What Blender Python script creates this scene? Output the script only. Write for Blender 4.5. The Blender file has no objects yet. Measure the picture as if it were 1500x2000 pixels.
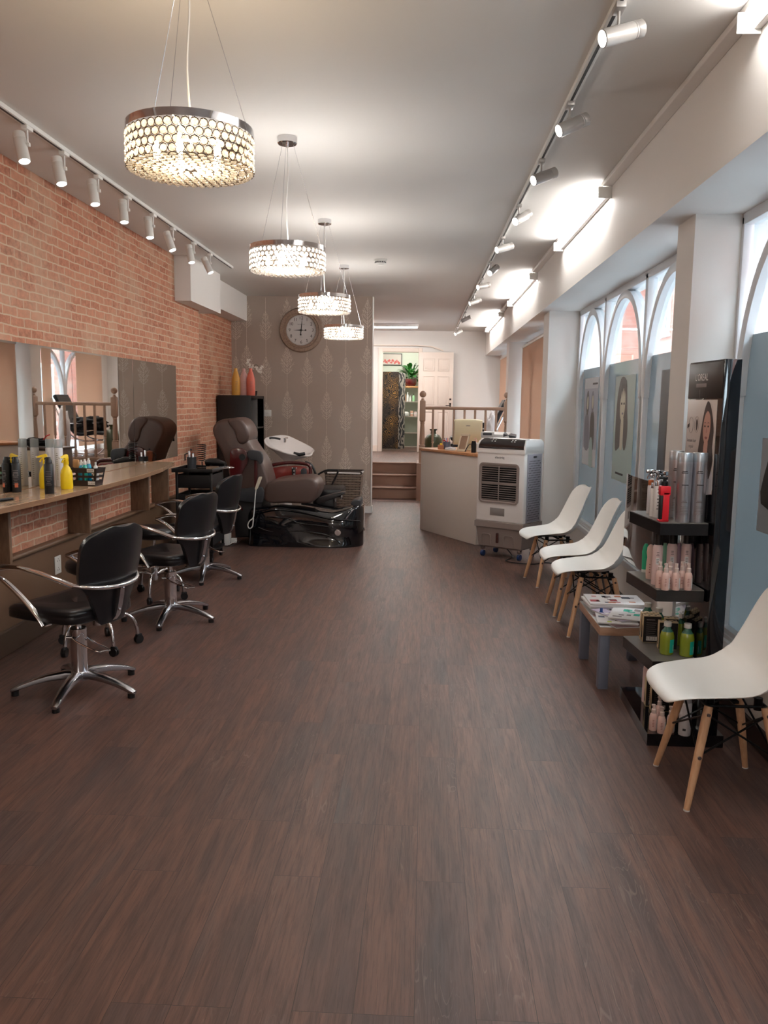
import bpy, bmesh, math, random
from mathutils import Vector, Matrix
PI = math.pi
R = math.radians
COL = bpy.context.scene.collection
rnd = random.Random(7)
# ---------------------------------------------------------------- camera
CAMH = 1.5
F_PX, PIT, YAW, ROL = 1600.0, R(7.6), R(2.78), R(0.69)
_fw = Vector((-math.sin(YAW)*math.cos(PIT), math.cos(YAW)*math.cos(PIT), -math.sin(PIT)))
_rt = Vector((math.cos(YAW), math.sin(YAW), 0))
_up = _rt.cross(_fw)
RT = math.cos(ROL)*_rt + math.sin(ROL)*_up
UP = -math.sin(ROL)*_rt + math.cos(ROL)*_up
FW = _fw
CAM = Vector((0, 0, CAMH))
cd = bpy.data.cameras.new('camera'); cam = bpy.data.objects.new('camera', cd); COL.objects.link(cam)
cd.sensor_fit = 'HORIZONTAL'; cd.sensor_width = 36; cd.lens = F_PX/1500*36; cd.clip_end = 200; cd.clip_start = .02
m = Matrix((RT, UP, -FW)).transposed().to_4x4(); m.translation = CAM
cam.matrix_world = m
bpy.context.scene.camera = cam
def at(px, py, ax, v):
    "measured point of the photograph on a known plane of the room"
    d = FW + RT*((px-750)/F_PX) - UP*((py-1000)/F_PX)
    i = 'xyz'.index(ax)
    return CAM + d*((v-CAM[i])/d[i])
# ---------------------------------------------------------------- mesh builder
class MB:
    def __init__(s): s.v = []; s.f = []; s.m = []
    def add(s, vs, fs, mi=0, M=None):
        o = len(s.v)
        s.v += [tuple(M @ Vector(v)) if M else tuple(v) for v in vs]
        for f in fs: s.f.append([o+i for i in f]); s.m.append(mi)
        return s
    def box(s, x0, x1, y0, y1, z0, z1, mi=0, M=None):
        vs = [(x, y, z) for x in (x0, x1) for y in (y0, y1) for z in (z0, z1)]
        return s.add(vs, [(0,1,3,2),(4,6,7,5),(0,4,5,1),(2,3,7,6),(0,2,6,4),(1,5,7,3)], mi, M)
    def rbox(s, x0, x1, y0, y1, z0, z1, r=.005, seg=2, mi=0, M=None):
        bm = bmesh.new(); bmesh.ops.create_cube(bm, size=1)
        for v in bm.verts: v.co = Vector(((x0+x1)/2+v.co.x*(x1-x0), (y0+y1)/2+v.co.y*(y1-y0), (z0+z1)/2+v.co.z*(z1-z0)))
        r = min(r, .49*min(abs(x1-x0), abs(y1-y0), abs(z1-z0)))
        bmesh.ops.bevel(bm, geom=bm.edges[:], offset=r, segments=seg, profile=.5, affect='EDGES')
        bm.verts.index_update()
        s.add([v.co.copy() for v in bm.verts], [[v.index for v in f.verts] for f in bm.faces], mi, M); bm.free(); return s
    def prism(s, poly, z0, z1, mi=0, M=None):
        n = len(poly)
        vs = [(x, y, z0) for x, y in poly] + [(x, y, z1) for x, y in poly]
        return s.add(vs, [list(range(n))[::-1], list(range(n, 2*n))] + [(i, (i+1) % n, n+(i+1) % n, n+i) for i in range(n)], mi, M)
    def slab(s, pts, d, mi=0):
        "closed outline of 3-D points pushed along the vector d"
        n = len(pts); d = Vector(d)
        vs = [Vector(p) for p in pts] + [Vector(p)+d for p in pts]
        return s.add(vs, [list(range(n))[::-1], list(range(n, 2*n))] + [(i, (i+1) % n, n+(i+1) % n, n+i) for i in range(n)], mi)
    def lathe(s, prof, seg=24, mi=0, M=None, cap=True, sx=1, sy=1):
        vs = []; fs = []
        for r, z in prof:
            for k in range(seg):
                a = 2*PI*k/seg; vs.append((r*math.cos(a)*sx, r*math.sin(a)*sy, z))
        for i in range(len(prof)-1):
            for k in range(seg):
                k2 = (k+1) % seg
                fs.append((i*seg+k, i*seg+k2, (i+1)*seg+k2, (i+1)*seg+k))
        if cap:
            if prof[0][0] > 1e-5: fs.append(list(range(seg))[::-1])
            if prof[-1][0] > 1e-5: fs.append([(len(prof)-1)*seg+k for k in range(seg)])
        return s.add(vs, fs, mi, M)
    def tube(s, pts, r, seg=10, closed=False, mi=0, M=None, flat=1.0, upv=None):
        pts = [Vector(p) for p in pts]; n = len(pts)
        rs = r if isinstance(r, (list, tuple)) else [r]*n
        prev = None; vs = []; fs = []
        for i, p in enumerate(pts):
            if closed: t = pts[(i+1) % n]-pts[i-1]
            else: t = pts[min(i+1, n-1)]-pts[max(i-1, 0)]
            t.normalize()
            ref = Vector(upv) if upv else (prev if prev is not None else (Vector((0, 0, 1)) if abs(t.z) < .9 else Vector((1, 0, 0))))
            a = (ref - t*ref.dot(t))
            if a.length < 1e-4: a = t.orthogonal()
            a.normalize(); b = t.cross(a); prev = a
            for k in range(seg):
                g = 2*PI*k/seg; vs.append(p + (a*math.cos(g)*flat + b*math.sin(g))*rs[i])
        for i in range(n if closed else n-1):
            j = (i+1) % n
            for k in range(seg):
                k2 = (k+1) % seg; fs.append((i*seg+k, i*seg+k2, j*seg+k2, j*seg+k))
        if not closed: fs += [list(range(seg))[::-1], [(n-1)*seg+k for k in range(seg)]]
        return s.add(vs, fs, mi, M)
    def cyl(s, p, q, r, r2=None, seg=16, mi=0, M=None):
        return s.tube([p, q], [r, r if r2 is None else r2], seg, mi=mi, M=M)
    def loft(s, rings, mi=0, M=None, cap=True):
        n = len(rings[0]); vs = [p for r in rings for p in r]; fs = []
        for i in range(len(rings)-1):
            for k in range(n):
                k2 = (k+1) % n; fs.append((i*n+k, i*n+k2, (i+1)*n+k2, (i+1)*n+k))
        if cap: fs += [list(range(n))[::-1], [(len(rings)-1)*n+k for k in range(n)]]
        return s.add(vs, fs, mi, M)
    def grid(s, rows, mi=0, M=None, closed=False):
        n = len(rows[0]); vs = [p for r in rows for p in r]; fs = []
        for i in range(len(rows)-1):
            for k in range(n if closed else n-1):
                k2 = (k+1) % n; fs.append((i*n+k, i*n+k2, (i+1)*n+k2, (i+1)*n+k))
        return s.add(vs, fs, mi, M)
    def sphere(s, c, r, seg=16, mi=0, sc=(1, 1, 1), M=None):
        h = seg//2; T = Matrix.Translation(Vector(c)) @ Matrix.Diagonal((sc[0], sc[1], sc[2], 1))
        if M: T = M @ T
        return s.lathe([(max(r*math.sin(PI*i/h), 0), -r*math.cos(PI*i/h)) for i in range(h+1)], seg, mi, T, cap=False)
    def build(s, name, mats, parent=None, loc=None, smooth=True, ang=38):
        me = bpy.data.meshes.new(name); me.from_pydata([tuple(v) for v in s.v], [], s.f)
        for mt in (mats if isinstance(mats, (list, tuple)) else [mats]): me.materials.append(mt)
        me.polygons.foreach_set('material_index', s.m)
        bm = bmesh.new(); bm.from_mesh(me)
        bmesh.ops.remove_doubles(bm, verts=bm.verts, dist=1e-6)
        bmesh.ops.recalc_face_normals(bm, faces=bm.faces)
        bm.to_mesh(me); bm.free()
        if smooth:
            me.polygons.foreach_set('use_smooth', [True]*len(me.polygons)); me.set_sharp_from_angle(angle=R(ang))
        me.update()
        o = bpy.data.objects.new(name, me); COL.objects.link(o)
        if parent: o.parent = parent
        if loc is not None: o.location = loc
        return o
def mods(o, solid=None, sub=None, bev=None, off=-1):
    if solid: q = o.modifiers.new('s', 'SOLIDIFY'); q.thickness = solid; q.offset = off
    if bev: q = o.modifiers.new('b', 'BEVEL'); q.width = bev; q.segments = 3; q.limit_method = 'ANGLE'; q.angle_limit = R(40)
    if sub: q = o.modifiers.new('u', 'SUBSURF'); q.levels = sub; q.render_levels = sub
    return o
def thing(name, label, cat, loc=(0, 0, 0), rz=0, group=None):
    o = bpy.data.objects.new(name, None); COL.objects.link(o); o.empty_display_size = .05
    o.location = loc; o.rotation_euler = (0, 0, rz); o['label'] = label; o['category'] = cat
    if group: o['group'] = group
    return o
def tag(o, label, cat, group=None, kind=None):
    o['label'] = label; o['category'] = cat
    if group: o['group'] = group
    if kind: o['kind'] = kind
    return o
def struct(name, mb, mats, smooth=False):
    o = mb.build(name, mats, smooth=smooth); o['kind'] = 'structure'; return o
def dup(root, loc, rz=0, label=None, group=None, parent=None):
    c = root.copy(); COL.objects.link(c); c.location = loc; c.rotation_euler = (0, 0, rz)
    if parent: c.parent = parent
    if label: c['label'] = label
    if group: c['group'] = group
    for ch in list(root.children):
        d = ch.copy(); COL.objects.link(d); d.parent = c
        for g in list(ch.children):
            e = g.copy(); COL.objects.link(e); e.parent = d
    return c
def text(name, body, size, mt, M, parent=None, depth=.0006, align='CENTER', sx=1.0):
    cu = bpy.data.curves.new(name, 'FONT'); cu.body = body; cu.size = size; cu.extrude = depth
    cu.align_x = align; cu.align_y = 'CENTER'; cu.resolution_u = 3
    tmp = bpy.data.objects.new(name, cu); COL.objects.link(tmp)
    dg = bpy.context.evaluated_depsgraph_get()
    me = bpy.data.meshes.new_from_object(tmp.evaluated_get(dg))
    bpy.data.objects.remove(tmp); bpy.data.curves.remove(cu)
    me.transform(M @ Matrix.Diagonal((sx, 1, 1, 1))); me.materials.clear(); me.materials.append(mt); me.name = name
    o = bpy.data.objects.new(name, me); COL.objects.link(o)
    if parent: o.parent = parent
    return o
def frame(o, x, y):
    "matrix with origin o, local x and y axes; z = x cross y"
    x = Vector(x).normalized(); y = Vector(y); y = (y-x*y.dot(x)).normalized(); z = x.cross(y)
    m = Matrix((x, y, z)).transposed().to_4x4(); m.translation = Vector(o); return m
def catmull(P, n):
    P = [Vector(p) for p in P]; out = []
    for i in range(len(P)-1):
        p0 = P[max(i-1, 0)]; p1 = P[i]; p2 = P[i+1]; p3 = P[min(i+2, len(P)-1)]
        for k in range(n):
            t = k/n
            out.append(.5*((2*p1)+(p2-p0)*t+(2*p0-5*p1+4*p2-p3)*t*t+(3*p1-p0-3*p2+p3)*t**3))
    out.append(P[-1]); return out
def lerp_tab(T, x):
    if x <= T[0][0]: return T[0][1]
    for (a, b), (c, d) in zip(T, T[1:]):
        if x <= c: return b+(d-b)*(x-a)/(c-a)
    return T[-1][1]
def circle(c, r, n, ax='z', a0=0, a1=2*PI, closed=True):
    out = []
    for i in range(n if closed else n+1):
        a = a0+(a1-a0)*i/n; u, v = r*math.cos(a), r*math.sin(a)
        out.append(Vector(c)+Vector({'z': (u, v, 0), 'y': (u, 0, v), 'x': (0, u, v)}[ax]))
    return out
# ---------------------------------------------------------------- materials
def lin(c):
    c = [x/255 for x in c]; return tuple((x/12.92 if x <= .04045 else ((x+.055)/1.055)**2.4) for x in c)+(1,)
_mc = {}
def mat(name, col, rough=.5, metal=0, spec=.5, noise=0, nscale=20, bump=0, bscale=60, coat=0, trans=0, emit=None, es=0, sheen=0, ior=1.45, aniso=None, sub=0, alpha=1):
    if name in _mc: return _mc[name]
    m = bpy.data.materials.new(name); m.use_nodes = True; nt = m.node_tree; b = nt.nodes['Principled BSDF']
    b.inputs['Base Color'].default_value = lin(col); b.inputs['Roughness'].default_value = rough
    b.inputs['Metallic'].default_value = metal; b.inputs['Specular IOR Level'].default_value = spec
    b.inputs['Coat Weight'].default_value = coat; b.inputs['Coat Roughness'].default_value = .05
    b.inputs['Transmission Weight'].default_value = trans; b.inputs['IOR'].default_value = ior
    b.inputs['Sheen Weight'].default_value = sheen; b.inputs['Alpha'].default_value = alpha
    if sub: b.inputs['Subsurface Weight'].default_value = sub; b.inputs['Subsurface Radius'].default_value = (.02, .02, .02)
    if emit: b.inputs['Emission Color'].default_value = lin(emit); b.inputs['Emission Strength'].default_value = es
    L = nt.links.new
    if noise or bump or aniso:
        tc = nt.nodes.new('ShaderNodeTexCoord'); mp = nt.nodes.new('ShaderNodeMapping'); L(tc.outputs['Object'], mp.inputs[0])
        if aniso: mp.inputs['Scale'].default_value = aniso
    if noise:
        n = nt.nodes.new('ShaderNodeTexNoise'); n.inputs['Scale'].default_value = nscale; n.inputs['Detail'].default_value = 4
        L(mp.outputs[0], n.inputs['Vector'])
        mx = nt.nodes.new('ShaderNodeMix'); mx.data_type = 'RGBA'
        c = lin(col); mx.inputs['A'].default_value = tuple(min(1, x*(1-noise)) for x in c[:3])+(1,)
        mx.inputs['B'].default_value = tuple(min(1, x*(1+noise)) for x in c[:3])+(1,)
        L(n.outputs['Fac'], mx.inputs['Factor']); L(mx.outputs['Result'], b.inputs['Base Color'])
    if bump:
        n2 = nt.nodes.new('ShaderNodeTexNoise'); n2.inputs['Scale'].default_value = bscale; n2.inputs['Detail'].default_value = 3
        L(mp.outputs[0], n2.inputs['Vector'])
        bp = nt.nodes.new('ShaderNodeBump'); bp.inputs['Strength'].default_value = bump; bp.inputs['Distance'].default_value = .002
        L(n2.outputs['Fac'], bp.inputs['Height']); L(bp.outputs[0], b.inputs['Normal'])
    _mc[name] = m; return m
def emat(name, col, s):
    m = bpy.data.materials.new(name); m.use_nodes = True; nt = m.node_tree; nt.nodes.clear()
    e = nt.nodes.new('ShaderNodeEmission'); e.inputs[0].default_value = lin(col); e.inputs[1].default_value = s
    o = nt.nodes.new('ShaderNodeOutputMaterial'); nt.links.new(e.outputs[0], o.inputs[0]); return m
def pane(name, tint, refl=.08, rough=0.0, frost=0, fcol=(150, 165, 172)):
    "thin sheet: part clear, part glossy, part milky"
    m = bpy.data.materials.new(name); m.use_nodes = True; nt = m.node_tree; nt.nodes.clear(); L = nt.links.new
    tr = nt.nodes.new('ShaderNodeBsdfTransparent'); tr.inputs[0].default_value = lin(tint)
    gl = nt.nodes.new('ShaderNodeBsdfGlossy'); gl.inputs['Roughness'].default_value = rough
    lw = nt.nodes.new('ShaderNodeLayerWeight'); lw.inputs[0].default_value = .5
    pw = nt.nodes.new('ShaderNodeMath'); pw.operation = 'POWER'; pw.inputs[1].default_value = 5; L(lw.outputs['Facing'], pw.inputs[0])
    fr = nt.nodes.new('ShaderNodeMath'); fr.operation = 'MULTIPLY_ADD'; fr.inputs[1].default_value = .9; fr.inputs[2].default_value = .03; L(pw.outputs[0], fr.inputs[0])
    a = tr.outputs[0]
    if frost:
        tl = nt.nodes.new('ShaderNodeBsdfTranslucent'); tl.inputs[0].default_value = lin(fcol)
        df = nt.nodes.new('ShaderNodeBsdfDiffuse'); df.inputs[0].default_value = lin(fcol)
        m1 = nt.nodes.new('ShaderNodeMixShader'); m1.inputs[0].default_value = .35; L(tl.outputs[0], m1.inputs[1]); L(df.outputs[0], m1.inputs[2])
        m2 = nt.nodes.new('ShaderNodeMixShader'); m2.inputs[0].default_value = frost; L(a, m2.inputs[1]); L(m1.outputs[0], m2.inputs[2]); a = m2.outputs[0]
    m3 = nt.nodes.new('ShaderNodeMixShader'); L(fr.outputs[0], m3.inputs[0]); L(a, m3.inputs[1]); L(gl.outputs[0], m3.inputs[2])
    o = nt.nodes.new('ShaderNodeOutputMaterial'); L(m3.outputs[0], o.inputs[0]); return m
def ramp(nt, fac, stops):
    r = nt.nodes.new('ShaderNodeValToRGB'); e = r.color_ramp.elements
    while len(e) < len(stops): e.new(.5)
    for k, (p, c) in enumerate(stops): e[k].position = p; e[k].color = lin(c)
    nt.links.new(fac, r.inputs[0]); return r.outputs[0]
def mixc(nt, f, a, b, mode='MIX'):
    x = nt.nodes.new('ShaderNodeMix'); x.data_type = 'RGBA'; x.blend_type = mode
    for s, v in (('Factor', f), ('A', a), ('B', b)):
        if hasattr(v, 'is_linked') or hasattr(v, 'links'): nt.links.new(v, x.inputs[s])
        else: x.inputs[s].default_value = v
    return x.outputs['Result']
def brick_mat(name, axis, cols, mortar, bw=.205, rh=.066, soft=0.35):
    m = bpy.data.materials.new(name); m.use_nodes = True; nt = m.node_tree; b = nt.nodes['Principled BSDF']; L = nt.links.new
    g = nt.nodes.new('ShaderNodeNewGeometry'); sp = nt.nodes.new('ShaderNodeSeparateXYZ'); L(g.outputs['Position'], sp.inputs[0])
    cb = nt.nodes.new('ShaderNodeCombineXYZ'); L(sp.outputs[axis], cb.inputs[0]); L(sp.outputs['Z'], cb.inputs[1])
    wn = nt.nodes.new('ShaderNodeTexNoise'); wn.inputs['Scale'].default_value = 9; L(g.outputs['Position'], wn.inputs['Vector'])
    va = nt.nodes.new('ShaderNodeVectorMath'); va.operation = 'MULTIPLY_ADD'; va.inputs[1].default_value = (.02, .02, 0)
    L(wn.outputs['Color'], va.inputs[0]); L(cb.outputs[0], va.inputs[2])
    br = nt.nodes.new('ShaderNodeTexBrick'); br.inputs['Scale'].default_value = 1; br.inputs['Brick Width'].default_value = bw
    br.inputs['Row Height'].default_value = rh; br.inputs['Mortar Size'].default_value = .0055; br.inputs['Mortar Smooth'].default_value = soft
    br.inputs['Color1'].default_value = (0, 0, 0, 1); br.inputs['Color2'].default_value = (1, 1, 1, 1); br.inputs['Mortar'].default_value = (.5, .5, .5, 1)
    L(va.outputs[0], br.inputs['Vector'])
    c = ramp(nt, br.outputs['Color'], cols)
    n1 = nt.nodes.new('ShaderNodeTexNoise'); n1.inputs['Scale'].default_value = 28; n1.inputs['Detail'].default_value = 6; n1.inputs['Roughness'].default_value = .7
    L(g.outputs['Position'], n1.inputs['Vector'])
    c = mixc(nt, ramp(nt, n1.outputs['Fac'], [(.35, (0, 0, 0)), (.7, (255, 255, 255))]), c, lin([min(255, int(x*1.14+14)) for x in cols[1][1]]))
    n2 = nt.nodes.new('ShaderNodeTexNoise'); n2.inputs['Scale'].default_value = 2.2; n2.inputs['Detail'].default_value = 5
    L(g.outputs['Position'], n2.inputs['Vector'])
    worn = ramp(nt, n2.outputs['Fac'], [(.5, (0, 0, 0)), (.72, (190, 190, 190))])
    c = mixc(nt, worn, c, lin(mortar))
    c = mixc(nt, br.outputs['Fac'], c, lin(mortar))
    L(c, b.inputs['Base Color']); b.inputs['Roughness'].default_value = .8; b.inputs['Specular IOR Level'].default_value = .25
    bp = nt.nodes.new('ShaderNodeBump'); bp.inputs['Strength'].default_value = .35; bp.inputs['Distance'].default_value = .003; bp.invert = True
    L(br.outputs['Fac'], bp.inputs['Height']); L(bp.outputs[0], b.inputs['Normal'])
    return m
def floor_mat():
    m = bpy.data.materials.new('dark_wood_planks'); m.use_nodes = True; nt = m.node_tree; b = nt.nodes['Principled BSDF']; L = nt.links.new
    g = nt.nodes.new('ShaderNodeNewGeometry'); sp = nt.nodes.new('ShaderNodeSeparateXYZ'); L(g.outputs['Position'], sp.inputs[0])
    cb = nt.nodes.new('ShaderNodeCombineXYZ'); L(sp.outputs['Y'], cb.inputs[0]); L(sp.outputs['X'], cb.inputs[1])
    br = nt.nodes.new('ShaderNodeTexBrick'); br.offset = .37; br.offset_frequency = 3; br.inputs['Scale'].default_value = 1
    br.inputs['Brick Width'].default_value = .92; br.inputs['Row Height'].default_value = .152; br.inputs['Mortar Size'].default_value = .0009; br.inputs['Mortar Smooth'].default_value = .4
    br.inputs['Color1'].default_value = (0, 0, 0, 1); br.inputs['Color2'].default_value = (1, 1, 1, 1); br.inputs['Mortar'].default_value = (.5, .5, .5, 1)
    L(cb.outputs[0], br.inputs['Vector'])
    # grain, shifted per plank, long along Y
    vm = nt.nodes.new('ShaderNodeVectorMath'); vm.operation = 'MULTIPLY_ADD'; vm.inputs[1].default_value = (7, 13, 5)
    L(br.outputs['Color'], vm.inputs[0]); L(g.outputs['Position'], vm.inputs[2])
    def nz(scale, stretch, detail=5, rough=.6, dist=0):
        mp = nt.nodes.new('ShaderNodeMapping'); mp.inputs['Scale'].default_value = (1, stretch, 1); L(vm.outputs[0], mp.inputs[0])
        n = nt.nodes.new('ShaderNodeTexNoise'); n.inputs['Scale'].default_value = scale; n.inputs['Detail'].default_value = detail; n.inputs['Roughness'].default_value = rough; n.inputs['Distortion'].default_value = dist
        L(mp.outputs[0], n.inputs['Vector']); return n.outputs['Fac']
    broad = nz(9, .14, 4); fine = nz(150, .035, 4, .75, .3); mid = nz(38, .07, 5, .7, .6)
    c = ramp(nt, broad, [(.30, (56, 47, 47)), (.42, (84, 60, 53)), (.56, (112, 76, 62)), (.72, (78, 69, 68))])
    c2 = ramp(nt, br.outputs['Color'], [(0, (82, 72, 71)), (.5, (112, 82, 70)), (1, (94, 74, 68))])
    c = mixc(nt, .45, c, c2)
    c = mixc(nt, ramp(nt, mid, [(.42, (0, 0, 0)), (.66, (210, 210, 210))]), c, lin((58, 43, 39)))
    c = mixc(nt, ramp(nt, fine, [(.5, (0, 0, 0)), (.68, (190, 190, 190))]), c, lin((44, 32, 29)))
    # lime-washed flecks that sit in the grain of some boards
    ring = nz(17, .09, 2, .4, 1.2)
    w = nt.nodes.new('ShaderNodeMath'); w.operation = 'SINE'
    mlt = nt.nodes.new('ShaderNodeMath'); mlt.operation = 'MULTIPLY'; mlt.inputs[1].default_value = 90; L(ring, mlt.inputs[0]); L(mlt.outputs[0], w.inputs[0])
    thin = ramp(nt, w.outputs[0], [(.86, (0, 0, 0)), (1.0, (255, 255, 255))])
    where = ramp(nt, nz(3.0, .5, 2), [(.5, (0, 0, 0)), (.7, (170, 170, 170))])
    wm = mixc(nt, 1.0, thin, where, 'MULTIPLY')
    c = mixc(nt, wm, c, lin((140, 118, 108)))
    c = mixc(nt, br.outputs['Fac'], c, lin((38, 27, 25)))
    L(c, b.inputs['Base Color']); b.inputs['Specular IOR Level'].default_value = .5
    rg = nt.nodes.new('ShaderNodeMapRange'); rg.inputs['To Min'].default_value = .33; rg.inputs['To Max'].default_value = .52; L(fine, rg.inputs['Value']); L(rg.outputs[0], b.inputs['Roughness'])
    bp = nt.nodes.new('ShaderNodeBump'); bp.inputs['Strength'].default_value = .25; bp.inputs['Distance'].default_value = .0015
    ad = nt.nodes.new('ShaderNodeMath'); ad.operation = 'SUBTRACT'; L(fine, ad.inputs[0]); L(br.outputs['Fac'], ad.inputs[1])
    L(ad.outputs[0], bp.inputs['Height']); L(bp.outputs[0], b.inputs['Normal'])
    return m
def wood_mat(name, c1, c2, axis_scale=(2, 12, 12), rough=.45, scale=6):
    m = bpy.data.materials.new(name); m.use_nodes = True; nt = m.node_tree; b = nt.nodes['Principled BSDF']; L = nt.links.new
    tc = nt.nodes.new('ShaderNodeTexCoord'); mp = nt.nodes.new('ShaderNodeMapping'); mp.inputs['Scale'].default_value = axis_scale; L(tc.outputs['Object'], mp.inputs[0])
    n = nt.nodes.new('ShaderNodeTexNoise'); n.inputs['Scale'].default_value = scale; n.inputs['Detail'].default_value = 6; n.inputs['Distortion'].default_value = .6; L(mp.outputs[0], n.inputs['Vector'])
    L(ramp(nt, n.outputs['Fac'], [(.3, c1), (.7, c2)]), b.inputs['Base Color']); b.inputs['Roughness'].default_value = rough
    return m
WHITE_WALL = mat('painted_wall', (230, 227, 223), .6, spec=.3, noise=.02, nscale=3, bump=.05, bscale=120)
CEIL = mat('ceiling_paint', (219, 216, 212), .7, spec=.2, noise=.015, nscale=2)
TRIMW = mat('white_gloss_trim', (228, 224, 220), .35, noise=.01)
UPVC = mat('white_window_plastic', (226, 230, 234), .3, noise=.01)
CREAMD = mat('door_paint', (232, 218, 206), .4, noise=.01)
TAUPE = mat('taupe_step_paint', (148, 118, 102), .5, noise=.05, nscale=8)
RAILP = mat('taupe_baluster_paint', (166, 138, 118), .4, noise=.03)
CHROME = mat('polished_chrome', (225, 225, 228), .07, 1)
SATIN = mat('brushed_aluminium', (188, 190, 196), .22, 1, noise=.04, nscale=40)
BLKLEA = mat('black_vinyl', (24, 24, 27), .3, spec=.5, bump=.12, bscale=220)
BLKPL = mat('black_plastic', (20, 20, 22), .4, noise=.1)
GLOSSBLK = mat('gloss_black_acrylic', (10, 12, 18), .06, coat=.6, spec=.6)
SHELFB = mat('black_display_board', (27, 25, 26), .22, noise=.05)
SHELFTOP = mat('grey_shelf_top', (108, 104, 100), .3, noise=.08, nscale=30)
DKGREY = mat('dark_grey_plastic', (52, 54, 58), .45, noise=.05)
WHITEPL = mat('white_plastic', (226, 226, 222), .35, noise=.01)
SHELLW = mat('matt_white_shell', (240, 240, 236), .38, noise=.01)
BEECH = wood_mat('beech_leg', (220, 178, 140), (198, 152, 114), (14, 14, 2), .45, 5)
BLKMET = mat('black_metal', (18, 18, 19), .35, .6)
GREYPL = mat('taupe_grey_plastic', (138, 124, 118), .45, noise=.03)
COUNTER = wood_mat('oak_counter', (194, 164, 136), (166, 134, 106), (16, 1.4, 16), .14, 5)
COUNTERD = wood_mat('oak_edge', (146, 112, 84), (124, 92, 68), (16, 1.4, 16), .35, 5)
FIN = wood_mat('oak_bracket', (128, 100, 78), (102, 78, 60), (10, 10, 2), .4, 5)
BROWNW = mat('brown_wainscot', (106, 80, 60), .4, noise=.05, nscale=4)
DARKSK = mat('dark_brown_skirting', (48, 36, 34), .3, noise=.06)
MIRROR = mat('mirror_silver', (215, 212, 206), .012, 1)
BLIND = bpy.data.materials.new('peach_blind_fabric'); BLIND.use_nodes = True; _nt = BLIND.node_tree; _nt.nodes.clear()
_a = _nt.nodes.new('ShaderNodeBsdfTranslucent'); _b = _nt.nodes.new('ShaderNodeBsdfDiffuse'); _a.inputs[0].default_value = lin((226, 206, 190)); _b.inputs[0].default_value = lin((236, 212, 192))
_m = _nt.nodes.new('ShaderNodeMixShader'); _o = _nt.nodes.new('ShaderNodeOutputMaterial'); _nt.links.new(_a.outputs[0], _m.inputs[1]); _nt.links.new(_b.outputs[0], _m.inputs[2]); _nt.links.new(_m.outputs[0], _o.inputs[0])
YELLOW = mat('yellow_plastic', (244, 208, 20), .35, noise=.02)
RED = mat('red_plastic', (206, 28, 40), .35, noise=.02)
PINK = mat('pink_plastic', (226, 200, 197), .4, noise=.02)
PINKD = mat('peach_pink_plastic', (218, 184, 174), .35, noise=.02)
SILVER = mat('silver_can', (200, 200, 206), .28, .85)
SILVERW = mat('pearl_white_can', (214, 214, 218), .35, .2)
INK = mat('dark_ink', (44, 40, 42), .5)
GREYINK = mat('grey_ink', (132, 124, 124), .5)
CARD = mat('cream_card', (206, 184, 146), .6, noise=.04)
CARDB = mat('black_card', (24, 21, 22), .45, noise=.05)
PAPER = mat('white_paper', (226, 224, 222), .5)
GREEN = mat('green_oil', (132, 146, 44), .15, noise=.08, nscale=14, coat=.5)
TEALG = mat('teal_glass', (58, 110, 92), .1, coat=.5)
TEAL = mat('teal_label', (28, 176, 150), .4)
CERAM = mat('white_ceramic', (232, 228, 226), .08, coat=.5)
MAHOG = mat('mahogany_lacquer', (72, 20, 22), .12, coat=.6, noise=.1, nscale=6)
BRNLEA = mat('brown_leatherette', (84, 66, 60), .38, bump=.1, bscale=200, noise=.04)
VASEG = mat('green_ceramic', (62, 72, 48), .35, noise=.15, nscale=18)
# ================================================================ SETTING
H = 2.89; XL = -2.46; XR = -2.62; YB = 11.1; YW = 16.25; ZP = .54; XF = 1.145; ZS = 2.43; XW = 1.56
BRICK = brick_mat('brick_wallpaper', 'Y', [(0, (140, 86, 66)), (.35, (166, 110, 86)), (.7, (182, 134, 108)), (1, (148, 94, 72))], (200, 175, 150), bw=.17, rh=.057)
FLOOR = floor_mat()
f = MB().box(-3, 1.7, -3, 13.6, -.1, 0); struct('floor', f, FLOOR)
f = MB().box(-3, 1.7, 13.42, 18.6, .3, ZP)
o = struct('floor', f, FLOOR)
f = MB().box(-3, 1.7, -3, 18.6, H, H+.1); struct('ceiling', f, CEIL)
struct('wall_left', MB().box(-2.9, XL, -3, 8.93, 0, H), BRICK); struct('wall_left', MB().box(-2.9, XR, 8.93, 18.6, 0, H), BRICK)
struct('wall_rear', MB().box(-3, 1.7, -3.1, -3, 0, H), WHITE_WALL)
# wainscot, ledge and skirting of the left wall
w = MB().box(XL, XL+.022, -3, 8.93, 0, .555); w.box(XR, XR+.02, 8.93, YB, 0, .555); struct('trim_1', w, BROWNW)
w = MB(); w.box(XL, XL+.045, -3, 8.93, .555, .575)
w.tube([(XL+.042, -3, .562), (XL+.042, 8.93, .562)], .016, 12); struct('trim_2', w, BROWNW, smooth=True)
struct('baseboard_left', MB().rbox(XL, XL+.035, -3, 8.9, 0, .15, .008), mat('brown_skirting', (70, 52, 40), .4, noise=.05))
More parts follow.
